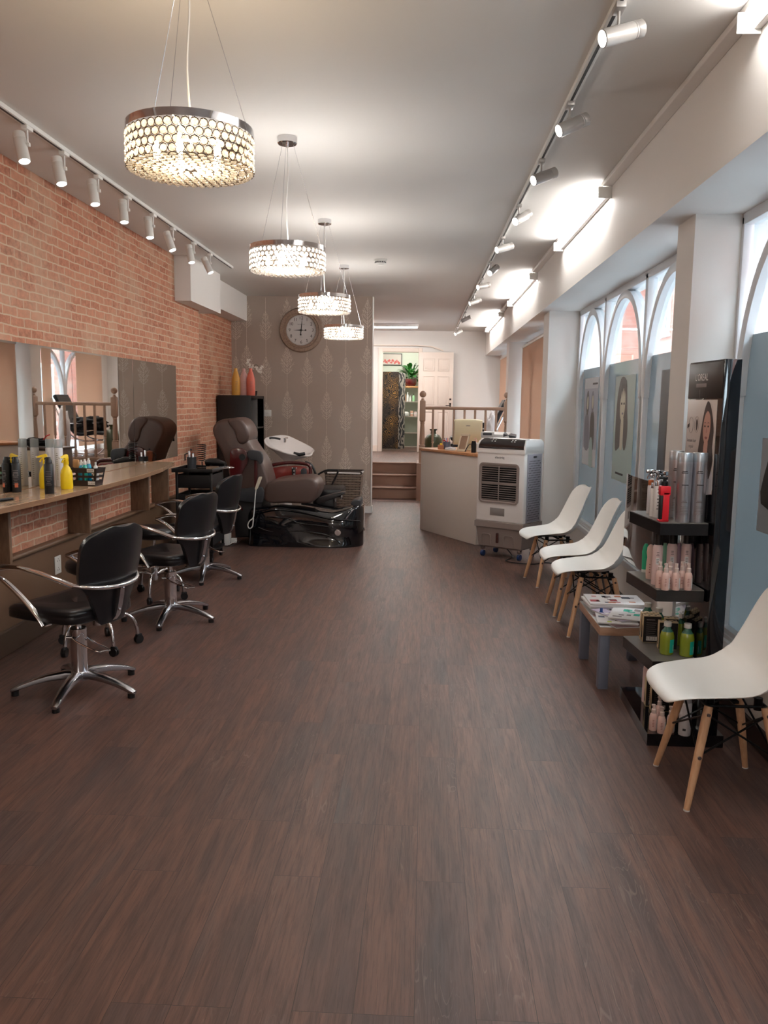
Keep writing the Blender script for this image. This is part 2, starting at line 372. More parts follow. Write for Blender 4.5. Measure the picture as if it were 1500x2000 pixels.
# wallpapered partition, trees printed in pale metallic ink
TAUPEW = mat('taupe_wallpaper', (172, 156, 144), .62, noise=.03, nscale=30, bump=.1, bscale=260)
INKT = mat('pale_tree_ink', (228, 216, 204), .5)
w = MB().box(XR, -.72, YB, YB+.13, 0, H)
def twig(x0, z0, x1, z1, wd):
    d = Vector((x1-x0, 0, z1-z0)); L_ = d.length
    if L_ < 1e-4: return
    n = Vector((-d.z, 0, d.x))/L_*wd/2
    a = Vector((x0, YB-.0006, z0)); b = Vector((x1, YB-.0006, z1))
    for p in (a, b):
        if p.x < XR+.005 or p.x > -.725 or p.z > H-.003 or p.z < .09: return
    w.add([a-n, a+n, b+n*.6, b-n*.6], [(0, 1, 2, 3)], 1)
def tree(cx, cz, hh, seed):
    q = random.Random(seed); zz = cz-.20
    for k in range(8): twig(cx, zz+k*(hh+.20)/8, cx, zz+(k+1)*(hh+.20)/8, .0045)
    nb = 13
    for k in range(nb):
        t = k/nb; z = cz+t*hh*.95
        Lb = .165*min(1, .62+t*1.6)*(1-t)**.75*(.85+.3*q.random())
        for sgn in (-1, 1):
            a = R(36+26*t+q.uniform(-5, 5)); px, pz = cx, z+q.uniform(-.008, .008)
            for j in range(3):
                nx, nz = px+sgn*math.cos(a)*Lb/3, pz+math.sin(a)*Lb/3
                twig(px, pz, nx, nz, .0046-.0008*j)
                if j < 2:
                    s2 = -.8 if (k+j) % 2 else .8
                    l2 = Lb*.3*(1-.25*j); a2 = a+s2*.8
                    twig(nx, nz, nx+sgn*math.cos(a2)*l2, nz+math.sin(a2)*l2, .003)
                px, pz = nx, nz; a += R(11)
for i, pxc in enumerate((460, 483, 520, 561, 600, 638, 675, 716)):
    cx = at(pxc, 800, 'y', YB).x if i > 0 else -2.56
    for k in range(-3, 6):
        tree(cx, at(561, 730 if i % 2 else 753, 'y', YB).z+k*.603, .40, i*10+k)
struct('wall_partition', w, [TAUPEW, INKT])
struct('trim_3', MB().rbox(-.726, -.712, YB-.006, YB+.134, .08, H, .002), TRIMW)
w = MB().rbox(-1.2, -.70, YB-.016, YB, 0, .095, .004); w.rbox(-.72, -.704, YB-.016, YB+.146, 0, .095, .004); w.rbox(XR, -1.2, YB-.016, YB, 0, .095, .004)
struct('baseboard_partition', w, TRIMW)
# boxed pipes at the top of the left wall
w = MB().box(XL, -2.30, 8.08, 9.25, 2.462, H); w.box(XR, XL, 8.93, 9.25, 2.462, H); w.box(XR, -2.405, 9.25, YB, 2.56, H); struct('trim_4', w, WHITE_WALL)
# right wall: fascia, soffit, pillars, wall below the windows
w = MB().box(XF, 1.75, -3, YW, ZS, H)
PIL = [(-.35, 0, 1.30), (4.22, 4.50, 1.30), (8.47, 8.84, 1.225), (12.66, 13.0, 1.245)]
for a, b, x in PIL: w.box(x, 1.75, a, b, 0, ZS)
w.box(1.505, 1.75, -3, YW, 0, .335)
w.box(1.44, 1.75, 15.95, YW, 0, ZS)
struct('wall_right', w, WHITE_WALL)
w = MB()
for a, b in ((-3, -.35), (0, 4.22), (4.50, 8.47), (8.84, 12.66)): w.rbox(1.485, 1.507, a, b, 0, .10, .004)
struct('baseboard_right', w, DARKSK)
# the white trunking along the top of the fascia
w = MB().rbox(1.085, XF, -3, YW, 2.862, H, .004); struct('trim_5', w, TRIMW)
# back wall with its doorway
w = MB().box(-3, -.855, YW, YW+.12, 0, H); w.box(-.145, 1.7, YW, YW+.12, 0, H); w.box(-.855, -.145, YW, YW+.12, 2.485, H); w.box(-.855, -.145, YW, YW+.12, 0, ZP)
struct('wall_back', w, WHITE_WALL)
w = MB()
w.rbox(-.935, -.85, YW-.025, YW+.13, ZP, 2.56, .006); w.rbox(-.15, -.075, YW-.025, YW+.13, ZP, 2.56, .006); w.rbox(-.849, -.151, YW-.024, YW+.129, 2.48, 2.559, .006)
struct('trim_6', w, CREAMD, smooth=True)
w = MB().rbox(-2.8, -.94, YW-.02, YW, ZP, ZP+.12, .004); w.rbox(.52, 1.44, YW-.02, YW, ZP, ZP+.12, .004); struct('baseboard_back', w, CREAMD)
# shallow arched drop over the door wall
P = [(-3, 2.62), (-.2, 2.62), (.1, 2.60), (.24, 2.565), (.33, 2.52)]
w = MB(); pts = [(x, YW-.002, z) for x, z in P] + [(.33, YW-.002, 2.50), (.2, YW-.002, 2.545), (.08, YW-.002, 2.585), (-.2, YW-.002, 2.60), (-3, YW-.002, 2.60)]
w.slab(pts, (0, -.05, 0)); struct('trim_7', w, CREAMD)
# small store room behind the door
PALEG = mat('pale_green_wall', (196, 202, 188), .6, noise=.02)
w = MB().box(-1.5, 1.2, 18.5, 18.6, 0, H); struct('wall_store', w, PALEG)
w = MB().box(.35, .45, YW+.12, 18.5, ZP, H); w.box(-1.5, -1.4, YW+.12, 18.5, ZP, H); struct('wall_side', w, PALEG)
# six-panel door leaf, folded back against the wall
d = MB(); d.rbox(0, .665, 0, .036, 0, 1.93, .003)
o = d.build('door_1', CREAMD); o['kind'] = 'structure'; o.location = (-.135, YW-.085, ZP+.012); o.rotation_euler = (0, 0, R(-1.5))
for nm, (x0, x1, z0, z1) in zip(['door_panel']*6, [(.09, .29, .2, .78), (.375, .575, .2, .78), (.09, .29, .93, 1.46), (.375, .575, .93, 1.46), (.09, .29, 1.58, 1.80), (.375, .575, 1.58, 1.80)]):
    p = MB()
    for a, b, c, e in ((x0-.012, x1+.012, z1, z1+.012), (x0-.012, x1+.012, z0-.012, z0), (x0-.012, x0, z0, z1), (x1, x1+.012, z0, z1)): p.rbox(a, b, -.010, .004, c, e, .004)
    p.rbox(x0+.022, x1-.022, -.006, .004, z0+.022, z1-.022, .005)
    p.build(nm, CREAMD, o)
p = MB().rbox(.60, .635, -.012, 0, .845, .96, .003); p.tube([(.617, -.01, .91), (.617, -.045, .91), (.53, -.05, .908)], .008, 8); p.build('door_handle', mat('dark_bronze', (60, 48, 42), .3, .7), o)['label'] = 'dark bronze lever handle'
p = MB().rbox(.60, .635, -.010, 0, 1.01, 1.045, .003); p.build('door_latch', _mc['dark_bronze'], o)
# steps, platform front
w = MB()
for k in range(3):
    y = 12.86+.24*k; z0, z1 = k*.18, (k+1)*.18
    w.box(-1.9, -.115, y, y+.3, z0, z1-.022); w.rbox(-1.9, -.115, y-.028, y+(.28 if k < 2 else .1), z1-.024, z1-.001, .008)
w.box(-.12, -.02, 12.62, 13.7, 0, ZP+.02); w.rbox(-.125, -.01, 12.60, 13.34, ZP+.018, ZP+.045, .006)
w.box(-.03, 1.505, 12.66, 13.5, 0, ZP-.003)
struct('stairs', w, TAUPE, smooth=True)
struct('floor', MB().box(-.02, 1.505, 12.66, 13.42, ZP-.003, ZP), FLOOR)
# -------------------------------------------------------------- windows
GLASS = pane('window_glass', (236, 244, 246)); 
FROST = pane('frosted_film', (120, 134, 140), frost=.95, rough=.06, fcol=(130, 137, 139))
def window(n, y0, y1, edges, film=True, ztop=2.415, zbot=.345):
    w = MB(); X0, X1 = XW-.035, XW+.035; fr = .055
    w.rbox(X0, X1, y0, y1, zbot, zbot+fr, .006); w.rbox(X0, X1, y0, y1, ztop-.04, ztop+.02, .006)
    w.rbox(X0, X1, y0, y0+fr, zbot, ztop, .006); w.rbox(X0, X1, y1-fr, y1, zbot, ztop, .006)
    w.rbox(X0-.03, X1, y0, y1, zbot-.035, zbot+.012, .008); w.rbox(X0-.012, X1, y0, y1, zbot+.01, zbot+.03, .006)
    for e in edges[1:-1]: w.rbox(X0, X1, e-.032, e+.032, zbot, ztop, .006)
    for a, b in zip(edges, edges[1:]):
        cy = (a+b)/2; hw = (b-a)/2-.045; zs = ztop-.06-.80; n_ = 28
        rows = []
        for i in range(n_+1):
            t = PI*i/n_; dy, dz = -math.cos(t)*hw, math.sin(t)**.92*.80
            ty, tz = math.sin(t)*hw, math.cos(t)*.80
            nv = Vector((0, ty and -math.cos(t)*.80, math.sin(t)*hw)); nv.normalize()
            c = Vector((XW, cy+dy, zs+dz))
            q = []
            for (u, v) in ((-.035, -.03), (-.045, 0), (-.035, .03), (.035, .03), (.035, -.03)): q.append(c+Vector((u, 0, 0))+nv*v)
            rows.append(q)
        w.loft(rows)
        for s in (a+.03, b-.03): w.rbox(X0, X1, s-.028, s+.028, zbot+.02, zs+.02, .006)
    o = w.build('window_%d' % n, UPVC); o['kind'] = 'structure'
    for a, b in zip(edges, edges[1:]):
        MB().box(XW+.004, XW+.008, a+.03, b-.03, 1.845 if film else zbot+fr, ztop-.02).build('window_pane', GLASS, o, smooth=False)
        if film: MB().box(XW+.002, XW+.008, a+.03, b-.03, zbot+fr-.01, 1.845).build('frosted_pane', FROST, o, smooth=False)['label'] = 'frosted lower glass'
    return o
window(1, .0, 4.25, [.055, 1.45, 2.85, 4.20])
window(2, 4.50, 8.47, [4.62, 5.95, 7.27, 8.42])
window(3, 8.84, 12.66, [8.9, 10.15, 11.4, 12.6], film=False)
window(4, 13.0, 15.95, [13.05, 14.5, 15.9], film=False)
window(5, -3, -.35, [-2.95, -1.7, -.4])
# -------------------------------------------------------------- outside
XBR = brick_mat('street_brick_side', 'Y', [(0, (88, 50, 42)), (.4, (98, 56, 47)), (.75, (106, 64, 54)), (1, (92, 53, 45))], (120, 108, 100), .45, .15)
XBF = brick_mat('street_brick_front', 'X', [(0, (88, 60, 54)), (.4, (98, 66, 58)), (.75, (106, 74, 66)), (1, (92, 62, 56))], (122, 112, 106), .45, .15)
SLATE = mat('roof_slate', (78, 84, 92), .6, noise=.1)
STONE = mat('pale_stone', (170, 166, 160), .6, noise=.04)
WGL = mat('dark_window_glass', (50, 60, 70), .2, spec=.8)
struct('ground_street', MB().box(1.75, 60, -25, 90, -.35, -.15), mat('asphalt', (120, 120, 122), .8, noise=.1))
def house(name, x0, x1, y0, y1, h, fx, label, roof=True, wy=True):
    t = thing(name, label, 'building', (x0, y0, -.15)); dx, dy = x1-x0, y1-y0
    MB().box(0, dx, 0, dy, 0, h).build('facade', fx, t, smooth=False)
    MB().rbox(-.15, dx+.15, -.15, dy+.15, h, h+.3, .05).build('cornice', STONE, t)
    if roof: MB().add([(-.1, -.1, h+.3), (dx+.1, -.1, h+.3), (dx+.1, dy+.1, h+.3), (-.1, dy+.1, h+.3), (dx/2, dy*.12, h+2.6), (dx/2, dy*.88, h+2.6)], [(0, 1, 4), (1, 2, 5, 4), (2, 3, 5), (3, 0, 4, 5)]).build('roof', SLATE, t)
    if wy:
        n = int(dy//2.4)
        for i in range(n):
            for k in range(int(h//2.9)):
                y = (i+.5)*dy/n; z = 1.0+k*2.9
                q = MB().rbox(-.08, .02, y-.55, y+.55, z-.12, z+1.75, .02); q.box(-.1, .0, y-.62, y+.62, z-.2, z-.1); wf = q.build('window_frame', STONE, t)
                MB().box(-.1, -.06, y-.45, y-.03, z, z+.8).box(-.1, -.06, y+.03, y+.45, z, z+.8).box(-.1, -.06, y-.45, y-.03, z+.86, z+1.62).box(-.1, -.06, y+.03, y+.45, z+.86, z+1.62).build('pane', WGL, wf, smooth=False)
    else:
        n = int(dx//2.4)
        for i in range(n):
            for k in range(int(h//2.9)):
                x = (i+.5)*dx/n; z = 1.0+k*2.9
                q = MB().rbox(x-.55, x+.55, -.08, .02, z-.12, z+1.75, .02); q.box(x-.62, x+.62, -.1, .0, z-.2, z-.1); wf = q.build('window_frame', STONE, t)
                MB().box(x-.45, x-.03, -.1, -.06, z, z+1.62).box(x+.03, x+.45, -.1, -.06, z, z+1.62).build('pane', WGL, wf, smooth=False)
    return t
house('street_building', 7.2, 12, 7, 27, 8.6, XBR, 'long red brick building across the street seen through the arches')
house('street_building', 7.6, 14, 33, 44, 6.2, XBR, 'lower red brick house with slate roof further down the street')
house('street_building', 5.4, 22, 56, 62, 11, XBF, 'distant brick block with white windows closing the street', wy=False)
house('street_building', 7.2, 12, -16, 4, 9.5, XBR, 'red brick building across the street nearest the front window')
t = thing('street_lamp', 'white street lamp arm outside the middle window', 'lamp', (4.6, 24, -.15))
MB().cyl((0, 0, 0), (0, 0, 5.0), .09, .06, 12).build('pole', STONE, t)
MB().tube([(0, 0, 4.6), (.1, 0, 4.95), (.6, 0, 5.05), (1.7, 0, 5.05)], .05, 8).build('arm', STONE, t)
MB().rbox(1.3, 2.0, -.12, .12, 4.96, 5.12, .04).build('lamp_head', WHITEPL, t)
# -------------------------------------------------------------- vertical blinds
def blind(label, y0, y1, x, z0, z1, ang, gaps=()):
    t = thing('vertical_blind', label, 'blind', (x, y0, 0), group=None)
    MB().rbox(-.02, .02, 0, y1-y0, z1, z1+.035, .004).build('headrail', WHITEPL, t)
    b = MB(); y = .03
    while y < y1-y0-.02:
        if not any(a < y+y0 < c for a, c in gaps):
            M = Matrix.Translation((0, y, 0)) @ Matrix.Rotation(ang, 4, 'Z')
            b.box(-.001, .001, -.045, .045, z0, z1, 0, M)
        y += .075
    b.build('slats', BLIND, t, smooth=False)
    return t
blind('closed peach vertical blind on the window just past the white pillar', 8.9, 12.6, 1.45, .45, 2.33, R(14), gaps=[(9.75, 10.0)])
blind('half-drawn peach vertical blind at the far window behind the balustrade', 13.05, 15.9, 1.42, ZP+.1, 2.33, R(14), gaps=[(13.0, 13.45), (13.75, 14.75)])
blind('peach vertical blind on the window behind the photographer', -2.9, -.5, 1.45, .45, 2.33, R(20))
# -------------------------------------------------------------- world and lamps
sc = bpy.context.scene
wd = bpy.data.worlds.new('sky'); sc.world = wd; wd.use_nodes = True; bg = wd.node_tree.nodes['Background']
bg.inputs[0].default_value = (.86, .93, 1.0, 1); bg.inputs[1].default_value = 20.0
sc.view_settings.view_transform = 'Standard'; sc.view_settings.look = 'None'; sc.view_settings.exposure = 0.42; sc.view_settings.gamma = 1; sc.view_settings.use_curve_mapping = False
def light(name, kind, loc, e, col=(255, 240, 225), size=.05, parent=None, **k):
    ld = bpy.data.lights.new(name, kind); ld.energy = e; ld.color = lin(col)[:3]
    if kind == 'AREA': ld.size = size
    else: ld.shadow_soft_size = size
    for a, b in k.items(): setattr(ld, a, b)
    o = bpy.data.objects.new(name, ld); COL.objects.link(o); o.location = loc
    if parent: o.parent = parent
    return o
# fluorescent battens on the fascia
TUBE = emat('tube_glow', (255, 251, 247), 55)
def batten(y0, y1, label):
    t = thing('fluorescent_tube_light', label, 'light', (XF, y0, 2.835), group='tube lights along the fascia'); L_ = y1-y0
    MB().rbox(-.028, 0, -.03, L_+.03, -.030, .026, .004).build('housing', TRIMW, t)
    MB().cyl((-.052, .02, -.004), (-.052, L_-.02, -.004), .017, seg=14).build('tube', TUBE, t)
    q = MB(); q.rbox(-.085, 0, -.036, -.030, -.045, .026, .002); q.build('end_cap', WHITEPL, t); MB().rbox(-.085, 0, L_+.030, L_+.036, -.045, .026, .002).build('end_cap', WHITEPL, t)
batten(1.3, 3.08, 'nearest glowing tube light high on the fascia, top right corner')
batten(5.46, 7.2, 'glowing tube light on the fascia above the middle window')
batten(8.9, 11.2, 'glowing tube light on the fascia past the white pillar')
batten(12.6, 15.2, 'farthest glowing tube light on the fascia near the back wall')
# glowing strip added to imitate the ceiling glow of an unseen lamp
t = thing('ceiling_glow_strip', 'wide added glow strip on the ceiling behind the wallpapered wall', 'light', (-1.15, 14.9, H-.02))
MB().rbox(-1.0, 1.0, -.09, .09, -.03, .02, .008).build('housing', TRIMW, t); MB().rbox(-.98, .98, -.06, .06, -.045, -.03, .006).build('diffuser', TUBE, t)
for (x, y), e, lb in (((-.5, 17.3), 24, 'unseen round lamp added to light the store room'), ((-.6, -1.8), 60, 'unseen round lamp added to light the room behind the camera')):  # unseen fill lights, with made-up domes as their fixtures
    t = thing('fill_lamp', lb, 'lamp', (x, y, H))
    MB().lathe([(.0001, 0), (.15, 0), (.15, -.03), (.0001, -.03)], 32, cap=False).build('base', WHITEPL, t)
    MB().lathe([(.14, -.03), (.13, -.06), (.08, -.085), (.0001, -.09)], 32, cap=False).build('diffuser', TUBE if y > 0 else emat('opal_glow', (255, 251, 246), 6), t)
    light('fill_glow', 'POINT', (0, 0, -.2), e, (255, 249, 242), .12, t)
# -------------------------------------------------------------- track lights
t = thing('ceiling_track', 'long white ceiling track above the brick wall', 'track', (-2.045, 0, H))
MB().rbox(-.018, .018, -1.5, 8.72, -.022, 0, .002).build('rail', WHITEPL, t); MB().box(-.006, .006, -1.5, 8.70, -.0235, -.0205).build('slot', BLKPL, t, smooth=False)
t = thing('ceiling_track', 'long white ceiling track near the window side', 'track', (.665, 0, H), R(.42))
MB().rbox(-.018, .018, -1.5, 15.6, -.022, 0, .002).build('rail', WHITEPL, t); MB().box(-.006, .006, -1.5, 15.58, -.0235, -.0205).build('slot', BLKPL, t, smooth=False)
LENS = emat('spot_lens_glow', (255, 252, 246), 9)
GREYCAN = mat('silver_grey_spot', (170, 166, 162), .35, .3)
def spot(x, y, aim, body, label, group, stem=.085, proto=None):
    t = thing('track_spotlight', label, 'spotlight', (x, y, H-.022), group=group)
    MB().rbox(-.017, .017, -.035, .035, -.02, 0, .003).build('adapter', body, t)
    MB().cyl((0, 0, -.02), (0, 0, -stem), .005, seg=10).rbox(-.012, .012, -.008, .008, -stem-.014, -stem+.006, .003).build('stem', body, t)
    a = Vector(aim).normalized(); z = -a; x_ = Vector((0, 1, 0)).cross(z)
    if x_.length < .05: x_ = Vector((1, 0, 0))
    x_.normalize(); y_ = z.cross(x_); M = Matrix((x_, y_, z)).transposed().to_4x4()
    side = Vector((1 if body is WHITEPL else -1, 0, 0)); side = side-a*side.dot(a); side.normalize()
    M.translation = Vector((0, 0, -stem-.004))-side*.034
    MB().lathe([(.0001, .075), (.026, .075), (.030, .071), (.030, .048), (.0288, .046), (.030, .044), (.030, .040), (.0288, .038), (.030, .036), (.030, -.080), (.027, -.083), (.027, -.074)], 24, 0, M, cap=False).build('can', body, t)
    MB().lathe([(0.0001, -.076), (.0265, -.076)], 24, 0, M, cap=False).build('lens', LENS, t)
    lp = M @ Vector((0, 0, -.09)); o = light('spot_beam', 'SPOT', lp, 7, (255, 253, 250), .02, t, spot_size=R(62), spot_blend=.7)
    o.rotation_euler = a.to_track_quat('-Z', 'Y').to_euler()
    return t
ordn = ['nearest', 'second', 'third', 'fourth', 'fifth', 'sixth', 'seventh', 'farthest']
for i, (px, py) in enumerate([(45, 250), (128, 300), (196, 346), (256, 386), (306, 420), (349, 447), (384, 475), (415, 497)]):
    y = at(px, py, 'z', 2.86).y
    aim = [(.28, -.22, -1), (.26, -.2, -1), (.20, -.2, -1), (.14, -.2, -1), (.16, -.2, -1), (.38, -.15, -1), (.2, -.18, -1), (.5, -.12, -1)][i]
    spot(-2.045, y, aim, WHITEPL, 'white track spotlight over the brick wall, %s from the camera' % ordn[i], 'spotlights on the brick wall track')
ordr = ['nearest', 'second', 'third', 'fourth', 'fifth', 'sixth', 'seventh', 'eighth', 'ninth', 'farthest']
for i, (px, py) in enumerate([(1225, 15), (1120, 205), (1063, 315), (1014, 402), (983, 465), (959, 512), (943, 545), (930, 575), (912, 610), (895, 640)]):
    p = at(px, py, 'z', 2.86); x = .665-math.sin(R(.42))*p.y
    aim = [(-1, -.28, -.35), (-.9, -.3, -.45), (-.85, -.4, -.4), (-.7, -.6, -.5), (-1, -.5, -.35), (-.5, -.7, -.5), (-1, -.6, -.3), (-1, -.3, -.4), (-1, .1, -.5), (-.9, -.5, -.5)][i]
    spot(x, p.y, aim, GREYCAN, 'silver grey track spotlight on the window side, %s from the camera' % ordr[i], 'spotlights on the window side track', stem=.07)
# -------------------------------------------------------------- chandeliers
CRYS = bpy.data.materials.new('crystal_glass'); CRYS.use_nodes = True; nt = CRYS.node_tree; nt.nodes.clear()
tr = nt.nodes.new('ShaderNodeBsdfTransparent'); gl = nt.nodes.new('ShaderNodeBsdfGlossy'); gl.inputs['Roughness'].default_value = .12; tl = nt.nodes.new('ShaderNodeBsdfTranslucent'); tl.inputs[0].default_value = (1, .95, .88, 1)
m1 = nt.nodes.new('ShaderNodeMixShader'); m1.inputs[0].default_value = .2; nt.links.new(tr.outputs[0], m1.inputs[1]); nt.links.new(tl.outputs[0], m1.inputs[2])
m2 = nt.nodes.new('ShaderNodeMixShader'); m2.inputs[0].default_value = .3; nt.links.new(m1.outputs[0], m2.inputs[1]); nt.links.new(gl.outputs[0], m2.inputs[2])
oo = nt.nodes.new('ShaderNodeOutputMaterial'); nt.links.new(m2.outputs[0], oo.inputs[0])
BULBW = emat('warm_bulb_glow', (255, 226, 180), 45)
WIRE = mat('ring_wire', (120, 106, 92), .25, 1)
def chandelier(x, y, ztop, zc, label, e=17, col=(252, 251, 250), r=.203, h=.102):
    t = thing('crystal_chandelier', label, 'chandelier', (x, y, zc), group='drum chandeliers down the room')
    MB().lathe([(.0001, 0), (.052, 0), (.052, -.032), (.048, -.036), (.0001, -.036)], 32, cap=False).lathe([(.0001, -.036), (.008, -.036), (.008, -.05), (.0001, -.05)], 12, cap=False).build('canopy', CHROME, t)
    dz = ztop-zc
    q = MB()
    for a in (.5, 2.6, 4.7): q.cyl((.035*math.cos(a), .035*math.sin(a), -.036), (r*.98*math.cos(a), r*.98*math.sin(a), dz), .0011, seg=6)
    q.build('suspension_wires', SATIN, t)
    MB().tube(catmull([(0, 0, -.04), (.004, .002, dz*.3), (-.006, 0, dz*.65), (.006, .003, dz-.03), (0, 0, dz-.04)], 5), .0034, 8).build('flex', WHITEPL, t)
    MB().lathe([(r-.003, dz-.022), (r, dz-.024), (r, dz), (r-.003, dz+.001), (r-.003, dz-.022)], 64, cap=False).lathe([(.03, dz-.032), (.03, dz-.04), (.0001, dz-.04)], 20, cap=False).build('rim', CHROME, t)
    q = MB()
    for a in (.5, 2.6, 4.7): q.cyl((0, 0, dz-.03), ((r-.004)*math.cos(a), (r-.004)*math.sin(a), dz-.012), .004, seg=8)
    q.build('spider_frame', CHROME, t)
    c = MB(); wr = MB(); rows = 4; nc = 46; pz = h/rows
    def crystal(p, nrm, rad):
        nrm = Vector(nrm); u = nrm.orthogonal().normalized(); v = nrm.cross(u)
        P = Vector(p); n = 8
        ring = [P+u*math.cos(2*PI*k/n)*rad+v*math.sin(2*PI*k/n)*rad for k in range(n)]
        inn = [P+nrm*rad*.55+u*math.cos(2*PI*k/n+.39)*rad*.5+v*math.sin(2*PI*k/n+.39)*rad*.5 for k in range(n)]
        vs = ring+inn+[P-nrm*rad*.5]
        fs = [(k, (k+1) % n, n+k) for k in range(n)]+[((k+1) % n, n+(k+1) % n, n+k) for k in range(n)]+[[n+k for k in range(n)]]+[((k+1) % n, k, 2*n) for k in range(n)]
        c.add(vs, fs)
        wr.tube([P+u*math.cos(2*PI*k/n)*rad*1.18+v*math.sin(2*PI*k/n)*rad*1.18 for k in range(n)], .0016, 3, closed=True)
    for i in range(rows):
        for k in range(nc):
            a = 2*PI*(k+(.5 if i % 2 else 0))/nc
            crystal(((r-.004)*math.cos(a), (r-.004)*math.sin(a), dz-.036-pz*(i+.1)), (math.cos(a), math.sin(a), 0), .0115)
    zb = dz-.024-h-.004
    rr = r-.012
    while rr > .008:
        n = max(1, int(2*PI*rr/.0275))
        for k in range(n):
            a = 2*PI*k/n+rr*40
            crystal((rr*math.cos(a), rr*math.sin(a), zb), (0, 0, -1), .0112)
        rr -= .0262
    s = c.build('crystal_shade', CRYS, t, smooth=False); s['kind'] = 'stuff'
    s = wr.build('crystal_rings', WIRE, t, smooth=False); s['kind'] = 'stuff'
    for k in range(5):
        a = 2*PI*k/5+.9; p = (.105*math.cos(a), .105*math.sin(a), dz-.075)
        b_ = MB().lathe([(.0001, -.03), (.008, -.027), (.012, -.015), (.012, -.004), (.007, .012), (.006, .03), (.0001, .03)], 14, 0, Matrix.Translation(p), cap=False).build('bulb', BULBW, t)
    light('chandelier_glow', 'POINT', (0, 0, dz-.06), e, col, .07, t)
    return t
ztop = at(372, 222, 'y', 2.62-.2).z
c1 = chandelier(at(372, 290, 'y', 2.75).x, 2.75, at(247, 252, 'y', 2.75).z, H, 'nearest and largest-looking crystal drum chandelier', 8, (255, 232, 198))
for (px, py), (ex, ey), lb in (((561, 268), (490, 482), 'second crystal drum chandelier from the camera, hanging at its chrome ceiling rose'), ((634, 429), (584, 577), 'third crystal drum chandelier, hanging in front of the clock edge'), ((672, 518), (633, 636), 'farthest and smallest-looking crystal drum chandelier')):
    p = at(px, py, 'z', H); q = at(ex, ey, 'y', p.y)
    chandelier(p.x, p.y, q.z, H, lb)
# smoke detector
p = at(743, 507, 'z', H)
t = thing('smoke_detector', 'round white smoke detector on the ceiling', 'detector', (p.x, p.y, H))
MB().lathe([(.0001, 0), (.062, 0), (.062, -.014), (.0001, -.014)], 28, cap=False).build('base', WHITEPL, t)
MB().lathe([(.05, -.014), (.055, -.022), (.052, -.04), (.035, -.052), (.0001, -.054)], 28, cap=False).build('cover', WHITEPL, t)
q = MB()
for k in range(16): a = 2*PI*k/16; q.box(-.006, .006, .052, .0555, -.034, -.022, 0, Matrix.Rotation(a, 4, 'Z'))
q.build('vents', DKGREY, t, smooth=False)
# ================================================================ FURNITURE
def wpart(mb, name, mats, parent, label=None, **k):
    o = mb.build(name, mats, None, **k); o.data.transform(Matrix.Translation(-parent.location)); o.parent = parent
    if label: o['label'] = label
    return o
def pillow(mb, outline, y0, y1, r=.03, mi=0, n=4):
    "closed XZ outline (3-D points) given a rounded thickness along Y"
    P = [Vector(p) for p in outline]; c = sum(P, Vector())/len(P); rings = []
    for k in range(n+1):
        a = PI/2*k/n; ins = r*(1-math.sin(a)); off = r*(1-math.cos(a))
        rings.append([Vector((p.x-(p.x-c.x)/max((p-c).length, 1e-4)*ins, y0+off, p.z-(p.z-c.z)/max((p-c).length, 1e-4)*ins)) for p in P])
    for k in range(n, -1, -1):
        a = PI/2*k/n; ins = r*(1-math.sin(a)); off = r*(1-math.cos(a))
        rings.append([Vector((p.x-(p.x-c.x)/max((p-c).length, 1e-4)*ins, y1-off, p.z-(p.z-c.z)/max((p-c).length, 1e-4)*ins)) for p in P])
    return mb.loft(rings, mi)
def smoothc(pts, n=4):
    P = [Vector(p) for p in pts]; m = len(P); out = []
    for i in range(m):
        p0, p1, p2, p3 = P[i-1], P[i], P[(i+1) % m], P[(i+2) % m]
        for k in range(n):
            t = k/n; out.append(.5*((2*p1)+(p2-p0)*t+(2*p0-5*p1+4*p2-p3)*t*t+(3*p1-p0-3*p2+p3)*t**3))
    return out
def px(pts, y): return [at(a, b, 'y', y) for a, b in pts]
def shell(t_rows, wtab, ctab, ctr, ncol=14, ends=True):
    "rows of a curved sheet: ctr = list of (x,z) centre points, wtab half width by row fraction, ctab edge curl"
    rows = []; n = len(ctr)
    for i, c in enumerate(ctr):
        s = i/(n-1); w = lerp_tab(wtab, s); q = lerp_tab(ctab, s)
        a = ctr[max(i-1, 0)]; b = ctr[min(i+1, n-1)]; tx, tz = b[0]-a[0], b[1]-a[1]; L_ = math.hypot(tx, tz); nx, nz = tz/L_, -tx/L_
        if nx < 0 and nz < 0: pass
        row = []
        for k in range(ncol+1):
            u = -1+2*k/ncol; e = abs(u)**2.4*q
            row.append(Vector((c[0]+nx*e, u*w, c[1]+nz*e)))
        rows.append(row)
    return rows
